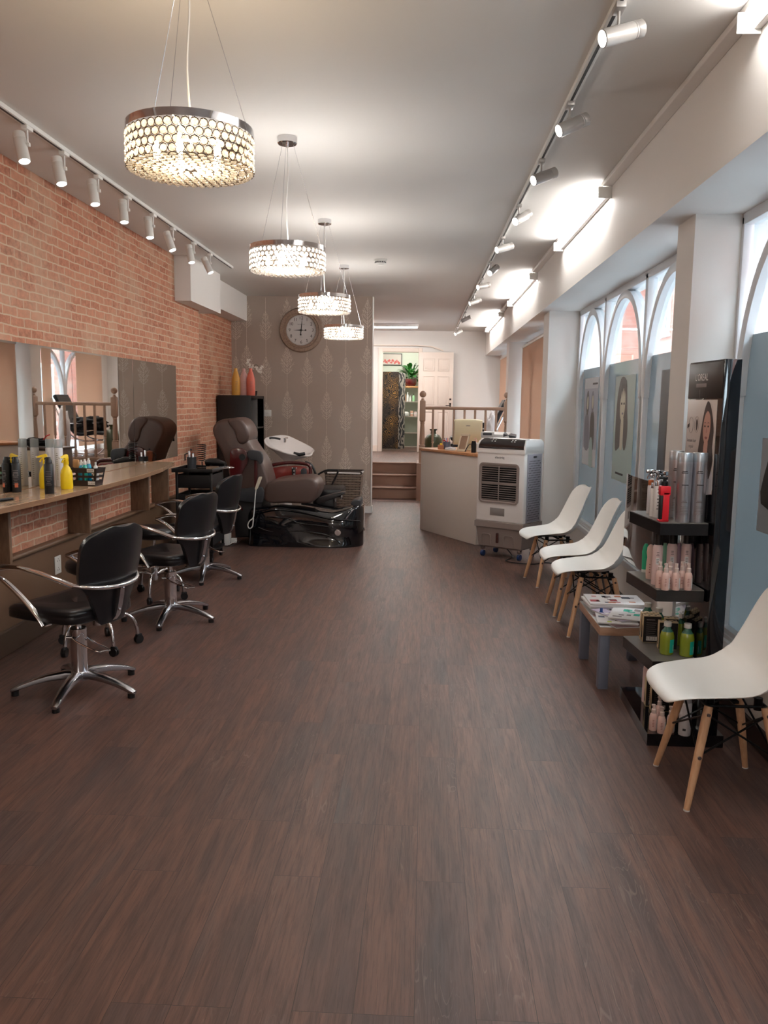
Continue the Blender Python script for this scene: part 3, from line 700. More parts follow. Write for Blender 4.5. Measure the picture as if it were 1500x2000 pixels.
# ---- salon styling chair (faces +X)
def salon_chair(loc, rz, label):
    t = thing('salon_chair', label, 'chair', loc, rz, 'black styling chairs along the brick wall')
    for k in range(5):
        a = 2*PI*k/5+R(40); ca, sa = math.cos(a), math.sin(a); rings = []
        for r_, z, w, h in ((.02, .085, .030, .034), (.07, .090, .030, .036), (.15, .082, .026, .032), (.22, .066, .023, .028), (.285, .046, .021, .024), (.318, .033, .021, .019), (.334, .028, .015, .012)):
            ring = []
            for j in range(12):
                g = 2*PI*j/12; u = math.copysign(abs(math.cos(g))**.7, math.cos(g))*w; v = math.copysign(abs(math.sin(g))**.7, math.sin(g))*h*.6
                ring.append((ca*r_-sa*u, sa*r_+ca*u, z+v))
            rings.append(ring)
        f_ = MB().loft(rings).build('base_arm', SATIN, t)
        MB().cyl((ca*.312, sa*.312, 0), (ca*.312, sa*.312, .024), .019, seg=12).build('glide', BLKPL, f_)
    MB().lathe([(.0001, .06), (.045, .06), (.05, .075), (.05, .10), (.044, .108), (.0001, .108)], 28, cap=False).build('hub', SATIN, t)
    MB().lathe([(.041, .10), (.041, .295), (.0415, .296), (.0415, .332), (.038, .336), (.0001, .336)], 28, cap=False).build('column', CHROME, t)
    MB().cyl((0, 0, .33), (0, 0, .40), .016).build('piston', CHROME, t)
    MB().tube(catmull([(.035, -.04, .29), (.02, -.05, .28), (-.05, -.06, .245), (-.16, -.045, .225), (-.17, 0, .232), (-.16, .045, .24), (-.05, .05, .27), (.0, .045, .29)], 5), .0045, 8).cyl((.0, .03, .29), (.03, .055, .292), .008, seg=10).build('foot_lever', CHROME, t)
    # seat
    out = smoothc([(.27, -.17, 0), (.285, 0, 0), (.27, .17, 0), (.2, .225, 0), (0, .235, 0), (-.16, .21, 0), (-.2, .1, 0), (-.205, -.1, 0), (-.16, -.21, 0), (0, -.235, 0), (.2, -.225, 0)], 5)
    rings = []
    for z, s, d in ((.412, .90, 0), (.414, .965, 0), (.422, 1.0, 0), (.448, 1.0, 0), (.453, .990, 0), (.457, 1.0, 0), (.468, .985, .003), (.476, .93, .005), (.480, .75, .003), (.477, .4, -.004), (.475, .01, -.006)):
        rings.append([Vector((p.x*s, p.y*s, z+d-(.03 if p.x > .2 else 0)*((p.x-.2)/.085)**2*.6)) for p in out])
    MB().loft(rings).build('seat', BLKLEA, t, ang=60)
    MB().rbox(-.09, .09, -.07, .07, .392, .414, .006).build('seat_plate', BLKMET, t)
    # backrest
    zt = [(.40+.485*(i/24)) for i in range(25)]
    ctr = [(lerp_tab([(.36, -.185), (.5, -.212), (.6, -.235), (.72, -.262), (.86, -.285)], z), z) for z in zt]
    rows = []
    for x, z in ctr:
        w = lerp_tab([(.40, .07), (.42, .088), (.47, .105), (.53, .130), (.575, .155), (.60, .178), (.625, .192), (.70, .200), (.78, .200), (.83, .190), (.86, .162), (.877, .12), (.885, .06)], z)
        rows.append([Vector((x+.075*(u*w/.215)**2, u*w, z)) for u in [-1+k/7 for k in range(15)]])
    o = MB().grid(rows).build('backrest', BLKLEA, t, ang=80); mods(o, solid=.042, bev=.012, sub=1)
    pl = [r[0] for r in rows]+[rows[-1][k] for k in range(1, 14)]+[r[-1] for r in reversed(rows)]
    MB().tube([p+Vector((-.014, 0, .0)) for p in pl], .004, 6).build('piping', BLKPL, o)
    q = MB()
    for a, b in zip([(-.296, .60), (-.286, .54), (-.272, .48), (-.256, .43), (-.235, .405)], [(-.286, .54), (-.272, .48), (-.256, .43), (-.235, .405), (-.10, .40)]):
        q.loft([[(a[0]-.006, -.016, a[1]), (a[0]-.006, .016, a[1]), (a[0]+.0, .016, a[1]+.002), (a[0], -.016, a[1]+.002)], [(b[0]-.006, -.016, b[1]), (b[0]-.006, .016, b[1]), (b[0], .016, b[1]+.002), (b[0], -.016, b[1]+.002)]])
    q.sphere((-.300, 0, .575), .007, 8).sphere((-.274, 0, .46), .007, 8)
    q.build('back_strap', SATIN, t)
    MB().tube(catmull([(-.185, .218, .615), (-.24, .180, .605), (-.288, .10, .594), (-.303, 0, .59), (-.288, -.10, .594), (-.24, -.18, .605), (-.185, -.218, .615)], 5), .011, 10).build('back_band', CHROME, t)
    for s in (1, -1):
        up = catmull([(-.19, s*.214, .612), (-.10, s*.235, .642), (.01, s*.258, .672), (.12, s*.264, .684), (.22, s*.262, .672), (.30, s*.256, .646)], 6)
        dn = catmull([(.30, s*.256, .643), (.22, s*.256, .612), (.14, s*.252, .56), (.07, s*.246, .50), (.02, s*.240, .445), (-.01, s*.236, .402)], 6)
        q = MB().tube(up,   .0185, 12, flat=.62, upv=(0, 0, 1)).tube(dn,   .0185, 12, flat=.62, upv=(0, 0, 1)); q.sphere((.30, s*.256, .6445), .012, 10)
        q.tube([(-.01, s*.236, .405), (-.01, s*.12, .405)], .010, 8)
        q.build('armrest', CHROME, t)
    return t
ch_spots = [((-1.765, 4.02, 0), 160, 'nearest black styling chair with looped chrome arms, left of the aisle'), ((-1.735, 5.46, 0), 161, 'middle black styling chair with looped chrome arms, second from the camera'), ((-1.86, 6.80, 0), 168, 'farthest black styling chair, in front of the black trolley')]
sc0 = salon_chair(ch_spots[0][0], R(ch_spots[0][1]), ch_spots[0][2])
for l_, a_, b_ in ch_spots[1:]: dup(sc0, l_, R(a_), b_)
# ---- saddle stools
def stool(loc, rz, label, zs=.52):
    t = thing('stool', label, 'stool', loc, rz, 'chrome stools on castors')
    for k in range(5):
        a = 2*PI*k/5; ca, sa = math.cos(a), math.sin(a)
        P = [(.02, .18), (.08, .20), (.16, .195), (.21, .155), (.23, .10), (.235, .06)]
        lg = MB().tube(catmull([(ca*r_, sa*r_, z) for r_, z in P], 4), .011, 10).build('leg', CHROME, t)
        c = Matrix.Translation((ca*.24, sa*.24, .027)) @ Matrix.Rotation(a+.5, 4, 'Z')
        q = MB()
        for s in (-.014, .004): q.cyl((-.0, s, 0), (.0, s+.010, 0), .027, seg=16, M=c)
        q.rbox(-.02, .022, -.012, .012, .005, .034, .008, M=c); q.build('castor', BLKPL, lg)
    MB().tube(circle((0, 0, .275), .17, 40), .010, 8, closed=True).build('foot_ring', CHROME, t)
    q = MB()
    for k in range(4): a = PI/2*k; q.cyl((.02*math.cos(a), .02*math.sin(a), .235), (.165*math.cos(a), .165*math.sin(a), .275), .006, seg=8)
    q.build('ring_spokes', CHROME, t)
    MB().lathe([(.0001, .14), (.026, .14), (.026, .30), (.018, .31), (.014, .33), (.014, zs-.06), (.0001, zs-.06)], 20, cap=False).build('column', CHROME, t)
    o = MB().lathe([(.0001, zs-.06), (.13, zs-.055), (.165, zs-.035), (.172, zs-.01), (.165, zs+.015), (.13, zs+.03), (.06, zs+.034), (.0001, zs+.034)], 32, cap=False, sy=1.05).build('seat', BLKLEA, t, ang=80)
    return t
s0 = stool((-1.97, 4.76, 0), .45, 'black stool on castors tucked behind the nearest styling chair')
dup(s0, (-2.04, 6.04, 0), 1.1, 'black stool on castors behind the middle styling chair')
# ---- white shell chairs (face +X)
def shell_chair(loc, rz, label):
    t = thing('shell_chair', label, 'chair', loc, rz, 'white shell chairs with wooden legs')
    C_ = catmull([(.262, 0, .388), (.258, 0, .402), (.235, 0, .418), (.17, 0, .428), (.08, 0, .422), (-.01, 0, .413), (-.075, 0, .418), (-.128, 0, .44), (-.17, 0, .487), (-.2, 0, .56), (-.226, 0, .65), (-.252, 0, .74), (-.275, 0, .795), (-.292, 0, .815)], 3)
    ctr = [(p.x, p.z) for p in C_]; n = len(ctr); rows = []
    for i, (x, z) in enumerate(ctr):
        s = i/(n-1)
        w = lerp_tab([(0, .09), (.05, .135), (.12, .172), (.2, .205), (.32, .232), (.42, .238), (.5, .235), (.58, .226), (.68, .216), (.78, .205), (.86, .188), (.93, .15), (.97, .11), (1, .065)], s)
        cu = lerp_tab([(0, -.004), (.12, .004), (.25, .018), (.36, .046), (.46, .074), (.56, .086), (.68, .078), (.82, .055), (1, .02)], s)
        a = ctr[max(i-1, 0)]; b = ctr[min(i+1, n-1)]; tx, tz = b[0]-a[0], b[1]-a[1]; L_ = math.hypot(tx, tz); nx, nz = tz/L_, -tx/L_
        if nz < 0 and nx < 0 or (abs(tx) > abs(tz) and nz < 0): nx, nz = -nx, -nz
        if nx < -.2: nx, nz = -nx, -nz
        rows.append([Vector((x+nx*cu*abs(u)**2.2, u*w, z+nz*cu*abs(u)**2.2)) for u in [-1+k/8 for k in range(17)]])
    o = MB().grid(rows).build('seat_shell', SHELLW, t, ang=180); mods(o, solid=.008, sub=2, off=0)
    q = MB().rbox(-.10, .13, -.012, .012, .395, .408, .003).rbox(-.012, .012, -.12, .12, .392, .404, .003)
    for sx in (.09, -.09):
        for sy in (.1, -.1): q.cyl((sx, sy, .365), (sx, sy, .412), .016, seg=12)
    q.tube([(.11, .125, .385), (.11, -.125, .385)], .006, 8).tube([(-.11, .125, .385), (-.11, -.125, .385)], .006, 8).tube([(.11, .125, .385), (-.11, .125, .385)], .006, 8).tube([(.11, -.125, .385), (-.11, -.125, .385)], .006, 8)
    q.build('mounting_frame', BLKMET, t)
    tops = {}
    for sx in (1, -1):
        for sy in (1, -1):
            A = Vector((sx*.105, sy*.13, .385)); B = Vector((sx*.185, sy*.193, .0))
            lg = MB().tube([A, A.lerp(B, .12), A.lerp(B, .6), B+Vector((0, 0, .004))], [.0155, .0175, .0155, .0115], 16).build('leg', BEECH, t)
            MB().cyl(B+Vector((0, 0, .005)), B, .012, seg=12).build('foot_cap', WHITEPL, lg)
            for f_ in (.07, .48):
                c = A.lerp(B, f_); MB().cyl(c+Vector((0, sy*.014, 0)), c+Vector((0, sy*.019, -.001)), .0075, seg=12).build('bolt', SATIN, lg)
            tops[(sx, sy)] = (A, B)
    q = MB()
    for s in (1, -1):
        A1, B1 = tops[(1, s)]; A2, B2 = tops[(-1, s)]; m_ = Vector((0, s*.155, .25))
        q.tube([A1.lerp(B1, .08), A2.lerp(B2, .48)], .0042, 8).tube([A2.lerp(B2, .08), A1.lerp(B1, .48)], .0042, 8)
        A1, B1 = tops[(s, 1)]; A2, B2 = tops[(s, -1)]
        q.tube([A1.lerp(B1, .08), A2.lerp(B2, .48)], .0042, 8).tube([A2.lerp(B2, .08), A1.lerp(B1, .48)], .0042, 8)
    q.build('wire_struts', BLKMET, t)
    return t
def mid(a, b): 
    p = at(*a, 'z', 0); q = at(*b, 'z', 0); return (p+q)/2
spots = []
for a, b in (((1023, 1127), (1051, 1149)), ((1067, 1178), (1083, 1205)), ((1091, 1214), (1110, 1244)), ((1282, 1496), (1340, 1582))):
    p = at(*a, 'z', 0); q = at(*b, 'z', 0); d = q-p; fr_ = Vector((d.y, -d.x, 0)).normalized()   # toward the aisle
    c = (p+q)/2-fr_*.185; spots.append((c, math.atan2(fr_.y, fr_.x)))
lbs = ['white shell chair with wooden legs beside the air cooler, farthest of the row', 'white shell chair with wooden legs, middle one of the row under the arched window', 'white shell chair with wooden legs, next to the magazine table', 'white shell chair with wooden legs in the right foreground, cut off by the frame']
w0 = shell_chair(spots[3][0], spots[3][1], lbs[3])
for k in range(3): dup(w0, spots[k][0], spots[k][1], lbs[k])
# ---- counter, brackets, mirrors
F = [at(a, b, 'z', .945) for a, b in ((0, 993), (100, 971), (205, 947), (280, 927), (318, 914))]
poly = [(XL+.001, -1.5), (F[0].x-.02, -1.5)]+[(p.x, p.y) for p in F]+[(-2.26, 7.3), (XL+.001, 7.34)]
t = thing('styling_counter', 'long oak shelf counter below the mirrors on the brick wall', 'counter', (XL, 4, 0))
q = MB().prism(poly, .915, .945); o = wpart(q, 'countertop', COUNTER, t); mods(o, bev=.002)
e = MB(); E_ = [Vector((F[0].x-.02, -1.5, 0))]+[Vector((p.x, p.y, 0)) for p in F]
e.loft([[p+Vector((.0004, 0, .916)), p+Vector((.0022, 0, .916)), p+Vector((.0022, 0, .944)), p+Vector((.0004, 0, .944))] for p in E_]); wpart(e, 'edge_band', COUNTERD, t, 'darker edge band')
for p_ in ((-30, 1040), (136, 1035), (258, 990), (298, 975), (-140, 1100)):
    y = at(p_[0], p_[1], 'x', XL).y
    MB().rbox(XL, XL+.155, y-.03, y, .578, .915, .002).build('counter_bracket', FIN, None)
for o in [o for o in COL.objects if o.name.startswith('counter_bracket')]:
    o.data.transform(Matrix.Translation(-t.location)); o.parent = t; o.name = 'bracket'
ys = [8.05, 6.845, 5.645, 4.445, 3.245, 2.045]
for k, lb in enumerate(['mirror panel at the right end, beside the black trolley', 'mirror panel second from the right end, reflecting the balustrade', 'mirror panel third from the right end, behind the yellow bottles', 'mirror panel nearest the left edge of the picture', 'mirror panel out of view beside the photographer']):
    y1, y0 = ys[k]-.002, ys[k+1]+.002
    tag(MB().rbox(XL+.001, XL+.006, y0, y1, .9465, 1.835, .0012, 1).build('wall_mirror', MIRROR, smooth=False), lb, 'mirror', 'frameless mirrors over the counter')
# double socket on the wainscot
p = at(112, 1103, 'x', XL+.022)
t = thing('wall_socket', 'white double socket on the brown wainscot', 'socket', (XL+.022, p.y, p.z))
MB().rbox(0, .008, -.043, .043, -.06, .06, .003).build('plate', WHITEPL, t)
q = MB()
for z in (-.03, .03): q.box(.0078, .0084, -.015, -.010, z-.008, z+.002).box(.0078, .0084, .010, .015, z-.008, z+.002).box(.0078, .0084, -.003, .003, z+.008, z+.014)
q.build('pin_slots', BLKPL, t, smooth=False)
# ---- pedicure chair
Y0 = 8.36
t = thing('pedicure_chair', 'brown reclining pedicure chair on a gloss black foot spa base', 'chair', (-1.25, 8.65, 0))
BLK = mat('gloss_black_spa', (8, 10, 16), .07, coat=.7)
xs = [-1.83, -1.80, -1.70, -1.5, -1.3, -1.1, -.95, -.80, -.70, -.655, -.635]
tops = [.36, .39, .405, .41, .40, .375, .36, .39, .43, .43, .41]
hw = [.26, .30, .315, .32, .32, .32, .315, .29, .23, .17, .12]
rings = []
XX = [xs[0]+(xs[-1]-xs[0])*i/30 for i in range(31)]
for x in XX:
    tp = lerp_tab(list(zip(xs, tops)), x); h_ = lerp_tab(list(zip(xs, hw)), x); ring = []
    for (u, z) in ((-1.04, 0), (-1.04, .03), (-1.0, .06), (-.98, .16), (-1.0, .24), (-.95, .30), (-.90, tp-.03), (-.84, tp-.006), (-.7, tp), (.7, tp), (.84, tp-.006), (.90, tp-.03), (.95, .30), (1.0, .24), (.98, .16), (1.0, .06), (1.04, .03), (1.04, 0)):
        wv = .012*math.sin(x*9+z*14) if .05 < z < .3 else 0
        ring.append((x, 8.66+u*h_+wv*(1 if u > 0 else -1), z))
    rings.append(ring)
o = wpart(MB().loft(rings), 'spa_base', BLK, t, 'gloss black moulded base', ang=60)
q = MB()
for P in ([(500, 1002), (540, 992), (590, 1000), (640, 1012), (680, 1016), (704, 1018)], [(505, 1030), (530, 1038), (580, 1037), (630, 1043), (655, 1053), (665, 1062)], [(520, 1009), (560, 1012), (585, 1022), (620, 1026), (650, 1030)]):
    q.tube(catmull([at(a, b, 'y', 8.345+.0) for a, b in P], 6), .007, 8)
wpart(q, 'moulded_ridges', BLK, t)
wpart(pillow(MB(), smoothc(px([(620, 975), (640, 968), (668, 962), (672, 965), (650, 975), (622, 984)], 8.45)), 8.45, 8.62, .012), 'footrest', BLKLEA, t)
wpart(pillow(MB(), smoothc(px([(688, 984), (690, 977), (704, 974), (706, 984), (704, 990)], 8.6)), 8.5, 8.8, .012), 'rim_pad', DKGREY, t)
q = MB(); a = at(655, 980, 'y', 8.5); q.tube(catmull([a, a+Vector((0, 0, .05)), a+Vector((.03, 0, .085)), a+Vector((.06, 0, .07)), a+Vector((.06, 0, .03))], 5), .012, 12); wpart(q, 'spa_tap', CHROME, t)
a = at(660, 1040, 'y', 8.345); wpart(MB().cyl(a+Vector((0, .02, 0)), a+Vector((0, -.012, 0)), .032, seg=24).cyl(a+Vector((0, -.012, 0)), a+Vector((0, -.02, 0)), .022, seg=24), 'control_knob', CHROME, t)
a = at(700, 1036, 'y', 8.62); wpart(MB().cyl(a+Vector((-.03, 0, 0)), a+Vector((.03, 0, .006)), .012, seg=12).cyl(a+Vector((.03, 0, .006)), a+Vector((.07, -.01, .02)), .016, seg=12), 'drain_lever', CHROME, t)
seat = smoothc(px([(515, 972), (518, 948), (534, 939), (562, 935), (598, 933), (614, 938), (622, 952), (619, 968), (606, 983), (560, 983), (524, 982)], 8.4), 3)
wpart(pillow(MB(), seat, 8.40, 8.92, .035), 'seat_cushion', BRNLEA, t, ang=70)
q = MB().tube([Vector((p.x, 8.43, p.z))+Vector((0, 0, -.0)) for p in smoothc(px([(520, 952), (545, 945), (585, 944), (600, 950), (604, 978), (526, 979)], 8.4), 3)], .003, 5, closed=True); wpart(q, 'seat_piping', mat('dark_piping', (58, 44, 40), .5), t)
back = smoothc(px([(418, 850), (416, 836), (424, 824), (440, 818), (458, 820), (476, 838), (484, 858), (497, 878), (512, 900), (522, 930), (526, 955), (520, 975), (495, 984), (472, 978), (455, 950), (442, 905), (428, 870)], 8.45), 3)
wpart(pillow(MB(), back, 8.42, 8.90, .04), 'back_cushion', BRNLEA, t, ang=70)
head = smoothc(px([(446, 822), (458, 816), (473, 820), (484, 834), (488, 852), (482, 865), (471, 867), (464, 858), (458, 840)], 8.45), 3)
wpart(pillow(MB(), head, 8.40, 8.88, .03), 'headrest', BRNLEA, t, ang=70)
wpart(pillow(MB(), smoothc(px([(449, 892), (452, 878), (468, 875), (480, 880), (485, 892), (483, 905), (476, 918), (470, 935), (468, 960), (466, 975), (458, 974), (452, 950), (449, 925)], 8.37), 3), 8.36, 8.395, .008), 'side_panel', MAHOG, t, 'mahogany side panel')
a = at(473, 893, 'y', 8.357); wpart(MB().cyl(a, a+Vector((0, .01, 0)), .034, seg=28), 'cup_hole', BLKPL, t)
wpart(pillow(MB(), smoothc(px([(484, 881), (500, 880), (511, 884), (513, 898), (508, 907), (502, 900), (486, 896)], 8.34), 3), 8.33, 8.40, .01), 'arm_pad', DKGREY, t, 'dark grey arm pad')
wpart(pillow(MB(), smoothc(px([(497, 895), (502, 897), (503, 930), (500, 955), (497, 950)], 8.36), 2), 8.355, 8.375, .003), 'arm_post', MAHOG, t)
wpart(pillow(MB(), smoothc(px([(455, 956), (480, 954), (512, 952), (514, 978), (506, 982), (470, 978), (457, 972)], 8.37), 3), 8.36, 8.40, .006), 'hip_guard', DKGREY, t)
wpart(pillow(MB(), px([(452, 975), (514, 975), (512, 990), (490, 1000), (486, 1050), (460, 1050)], 8.42), 8.42, 8.86, .02), 'chair_frame', BLKPL, t)
wpart(pillow(MB(), smoothc(px([(458, 972), (463, 985), (471, 996), (474, 995), (466, 983), (461, 971)], 8.35), 2), 8.35, 8.37, .002), 'red_trim', MAHOG, t)
# far arm: frame with an inset panel and control pod
o = MB()
fr = catmull([at(a, b, 'y', 8.96) for a, b in ((523, 918), (530, 909), (560, 904), (590, 905), (605, 910), (606, 925), (600, 940))], 4)
o.tube(fr, .02, 10); wpart(o, 'far_arm', MAHOG, t, 'mahogany arm frame')
wpart(pillow(MB(), smoothc(px([(528, 915), (598, 911), (600, 938), (530, 940)], 8.97), 3), 8.95, 8.98, .006), 'arm_panel', mat('red_lacquer', (128, 44, 38), .15, coat=.5), t)
wpart(pillow(MB(), px([(570, 913), (577, 913), (577, 936), (571, 936)], 8.94), 8.93, 8.95, .004), 'control_strip', BLKPL, t)
q = MB()
for (a, b) in ((571, 914), (579, 914), (574, 920), (574, 926), (577, 931), (574, 933)): q.sphere(at(a, b, 'y', 8.928), .007, 8)
wpart(q, 'control_buttons', WHITEPL, t)
wpart(pillow(MB(), smoothc(px([(588, 917), (598, 916), (599, 938), (589, 938)], 8.94), 2), 8.93, 8.96, .005), 'arm_pocket', DKGREY, t)
t2 = thing('remote_control', 'cream massage remote with curled cord hooked on the pedicure chair', 'remote', tuple(at(504, 942, 'y', 8.31)))
a, b = at(500, 956, 'y', 8.32), at(509, 931, 'y', 8.32); d = (b-a)
wpart(MB().loft([[a+d*s+Vector((u*w_, v*.010, 0)) for u, v in ((-1, -1), (1, -1), (1, 1), (-1, 1))] for s, w_ in ((0, .009), (.1, .014), (.5, .017), (.92, .018), (1, .012))]), 'handset', mat('cream_plastic', (222, 212, 190), .4, noise=.02), t2)
wpart(MB().tube(catmull([at(*p, 'y', 8.315) for p in ((500, 956), (498, 975), (496, 1003), (494, 1012), (487, 1018), (484, 1026), (487, 1032), (493, 1028), (495, 1012))], 5), .006, 8), 'cord', WHITEPL, t2)
# power adaptor on the floor
a = at(455, 1062, 'z', 0)+Vector((-.06, -.1, 0))
t = thing('power_adaptor', 'white transformer box with cable on the floor left of the spa base', 'adaptor', tuple(a))
MB().rbox(-.05, .05, 0, .09, 0, .13, .012).build('case', WHITEPL, t); MB().rbox(.052, .11, .02, .08, .02, .07, .008).build('plug', WHITEPL, t)
MB().tube(catmull([(-.03, -.02, .004), (.03, -.03, .006), (.08, -.01, .03), (.12, .03, .05)], 5), .004, 8).build('cable', WHITEPL, t)
MB().tube(catmull([(-.02, -.05, .005), (.06, -.06, .005), (.12, -.02, .02), (.16, .06, .06)], 5), .004, 8).build('cable', BLKPL, t)
# ---- backwash basin unit
t = thing('backwash_unit', 'white ceramic hair wash basin with black chair frame behind the pedicure chair', 'basin', (-1.55, 9.75, 0))
rim = smoothc([at(*p, 'y', 9.6)+Vector((0, d_, 0)) for p, d_ in (((517, 862), 0), ((519, 857), .22), ((545, 855), .42), ((572, 866), .44), ((603, 881), .36), ((606, 886), .2), ((602, 891), .04), ((570, 887), -.05), ((545, 879), -.07), ((526, 872), -.05))], 4)
c = sum(rim, Vector())/len(rim); low = at(560, 907, 'y', 9.72)
def ringat(s, dz, toward=0): return [Vector((c.x+(p.x-c.x)*s, c.y+(p.y-c.y)*s, c.z+(p.z-c.z)*s)).lerp(low, toward)+Vector((0, 0, dz)) for p in rim]
wpart(MB().loft([ringat(.40, 0, 1.0), ringat(.72, 0, .85), ringat(.90, 0, .5), ringat(.98, 0, .2), ringat(1.0, -.01), ringat(1.03, 0), ringat(1.02, .012), ringat(.97, .012), ringat(.92, -.02, .08), ringat(.78, -.02, .35), ringat(.5, 0, .62), ringat(.1, 0, .7)]), 'bowl', CERAM, t, 'white ceramic bowl', ang=70)
a = at(585, 888, 'y', 9.58); wpart(MB().tube([a+Vector((-.07, -.0, .015)), a+Vector((0, .0, .0)), a+Vector((.06, .02, .012))], .02, 10), 'neck_rest', BLKPL, t)
a = at(530, 861, 'y', 9.8); wpart(MB().tube(catmull([a+Vector((-.03, 0, -.02)), a+Vector((-.02, 0, .03)), a+Vector((.04, 0, .035)), a+Vector((.11, 0, .02))], 4), .012, 10), 'spray_handle', DKGREY, t)
a = at(556, 864, 'y', 9.9); wpart(MB().cyl(a, a+Vector((0, 0, .05)), .018, seg=14).tube([a+Vector((0, 0, .045)), a+Vector((.04, -.03, .055))], .008, 8), 'mixer_tap', CHROME, t)
wpart(MB().lathe([(.12, 0), (.11, .03), (.09, .3), (.1, .6), (.12, .72)], 28, 0, Matrix.Translation((low.x-.03, 9.78, 0))), 'pedestal', CERAM, t)
q = MB().tube(catmull([at(*p, 'y', 9.35) for p in ((596, 902), (608, 908), (616, 925), (620, 950))], 5), .014, 8); wpart(q, 'arm', BLKPL, t)
q = MB().tube(catmull([at(*p, 'y', 9.95) for p in ((621, 927), (636, 919), (652, 918), (660, 920), (654, 935), (644, 955))], 5), .012, 8); wpart(q, 'arm', BLKPL, t)
wpart(MB().rbox(-1.42, -.95, 9.4, 9.92, .40, .50, .03), 'seat', BLKLEA, t); wpart(MB().rbox(-1.30, -1.05, 9.5, 9.8, 0, .40, .02), 'seat_base', BLKPL, t)
wpart(MB().tube([(-1.82, 9.5, 0), (-1.82, 9.5, .85)], .014, 8), 'frame_post', BLKPL, t)
# ---- wicker basket
WICK = mat('woven_wicker', (120, 104, 92), .6, noise=.2, nscale=50); WICKD = mat('woven_wicker_dark', (66, 56, 50), .6, noise=.2, nscale=50)
t = thing('wicker_basket', 'tall grey-brown woven basket with a cloth lining against the wallpaper', 'basket', (-1.04, 10.62, 0))
q = MB(); n_ = 18
for r_ in range(n_):
    z = .02+r_*.032; s = .8+.2*z/.6
    hx, hy = .225*s, .16*s; P = []
    for (ax, ay, bx, by) in ((-1, -1, 1, -1), (1, -1, 1, 1), (1, 1, -1, 1), (-1, 1, -1, -1)):
        for k in range(9):
            u = k/9; x = (ax+(bx-ax)*u)*hx; y = (ay+(by-ay)*u)*hy; nn = Vector((x, y, 0)).normalized()
            P.append(Vector((x, y, z))+nn*(.006 if (k+r_) % 2 else -.004))
    q.tube(P, .0185, 6, closed=True, flat=1, mi=0)
q.build('weave', [WICK], t)
q = MB()
for (ax, ay, bx, by) in ((-1, -1, 1, -1), (1, -1, 1, 1), (1, 1, -1, 1), (-1, 1, -1, -1)):
    for k in range(9):
        u = (k+.0)/9; x = (ax+(bx-ax)*u)*.225; y = (ay+(by-ay)*u)*.16
        q.tube([(x*.8, y*.8, .0), (x, y, .6)], .012, 6)
q.box(-.17, .17, -.12, .12, .0, .02)
q.build('stakes', [WICKD], t)
q = MB(); P = [(-.235, -.17), (.235, -.17), (.235, .17), (-.235, .17)]
q.tube([Vector((x, y, .605)) for x, y in P], .016, 8, closed=True); q.build('rim', WICKD, t)
MB().box(-.21, .21, -.145, .145, .585, .60).build('lid', WICKD, t)
MB().tube([(-.2, -.172, .60), (.22, -.172, .598), (.235, -.16, .61), (.235, .1, .60)], .014, 8).build('lining', PAPER, t)
# ---- black cube bookcase
t = thing('bookcase', 'black cube bookcase in the corner below the three coloured bottles', 'bookcase', (-2.4, 10.66, 0))
BLKW = mat('black_brown_laminate', (28, 27, 28), .4, noise=.06)
x0, x1, y0, y1, hh = -2.60, -2.18, 10.22, 11.08, 1.57
o = MB(); o.rbox(x0, x1, y0, y0+.04, 0, hh, .002).rbox(x0, x1, y1-.04, y1, 0, hh, .002).rbox(x0, x1, y0+.04, y1-.04, hh-.04, hh, .002).rbox(x0, x1, y0+.04, y1-.04, 0, .04, .002).box(x0, x0+.006, y0+.04, y1-.04, .04, hh-.04)
wpart(o, 'carcass', BLKW, t)
for z in (.41, .78, 1.155): wpart(MB().rbox(x0+.01, x1-.002, y0+.04, y1-.04, z-.009, z+.009, .001), 'shelf', mat('grey_shelf_edge', (78, 75, 74), .4), t)
wpart(MB().rbox(x0+.01, x1-.002, (y0+y1)/2-.009, (y0+y1)/2+.009, .04, hh-.04, .001), 'divider', mat('grey_shelf_edge', (78, 75, 74), .4), t)
# wall switch
p = at(523, 807, 'y', YB)
t = thing('light_switch', 'white light switch on the wallpaper beside the black bookcase', 'switch', (p.x, YB, p.z))
MB().rbox(-.05, .05, -.008, 0, -.043, .043, .003).build('plate', WHITEPL, t); MB().rbox(-.02, -.008, -.012, -.007, -.01, .01, .002).rbox(.008, .02, -.012, -.007, -.01, .01, .002).build('rocker', WHITEPL, t)
# ---- clock
p = at(588.5, 645, 'y', YB)
t = thing('wall_clock', 'round wooden framed clock showing nine o\'clock on the tree wallpaper', 'clock', (p.x, YB, p.z))
MX = Matrix.Rotation(R(90), 4, 'X'); CWOOD = wood_mat('weathered_frame', (160, 136, 118), (132, 108, 92), (6, 6, 6), .5, 8)
rr = .292
MB().lathe([(.0001, .0), (rr, 0), (rr, .02), (rr-.012, .036), (rr-.05, .04), (rr-.058, .03), (rr-.066, .034), (rr-.085, .036), (rr-.092, .02), (rr-.093, .014)], 64, 0, MX, cap=False).build('frame', CWOOD, t)
MB().lathe([(.0001, .014), (rr-.092, .014)], 48, 0, MX, cap=False).build('dial', mat('dial_paper', (206, 202, 200), .5, noise=.03), t)
Z_ = frame((0, -.0155, 0), (1, 0, 0), (0, 0, 1))
def TM(x, z, y=-.0155, s=1): return frame((x, y, z), (1, 0, 0), (0, 0, 1))
for k in range(1, 13):
    a = R(90-30*k); text('numeral', str(k), .058, INK, TM(.156*math.cos(a), .158*math.sin(a)), t, .0003)
text('dial_lettering', 'KENSINGTON', .016, INK, TM(0, .075), t, .0002); text('dial_lettering', 'LONDON', .010, GREYINK, TM(0, -.09), t, .0002)
q = MB()
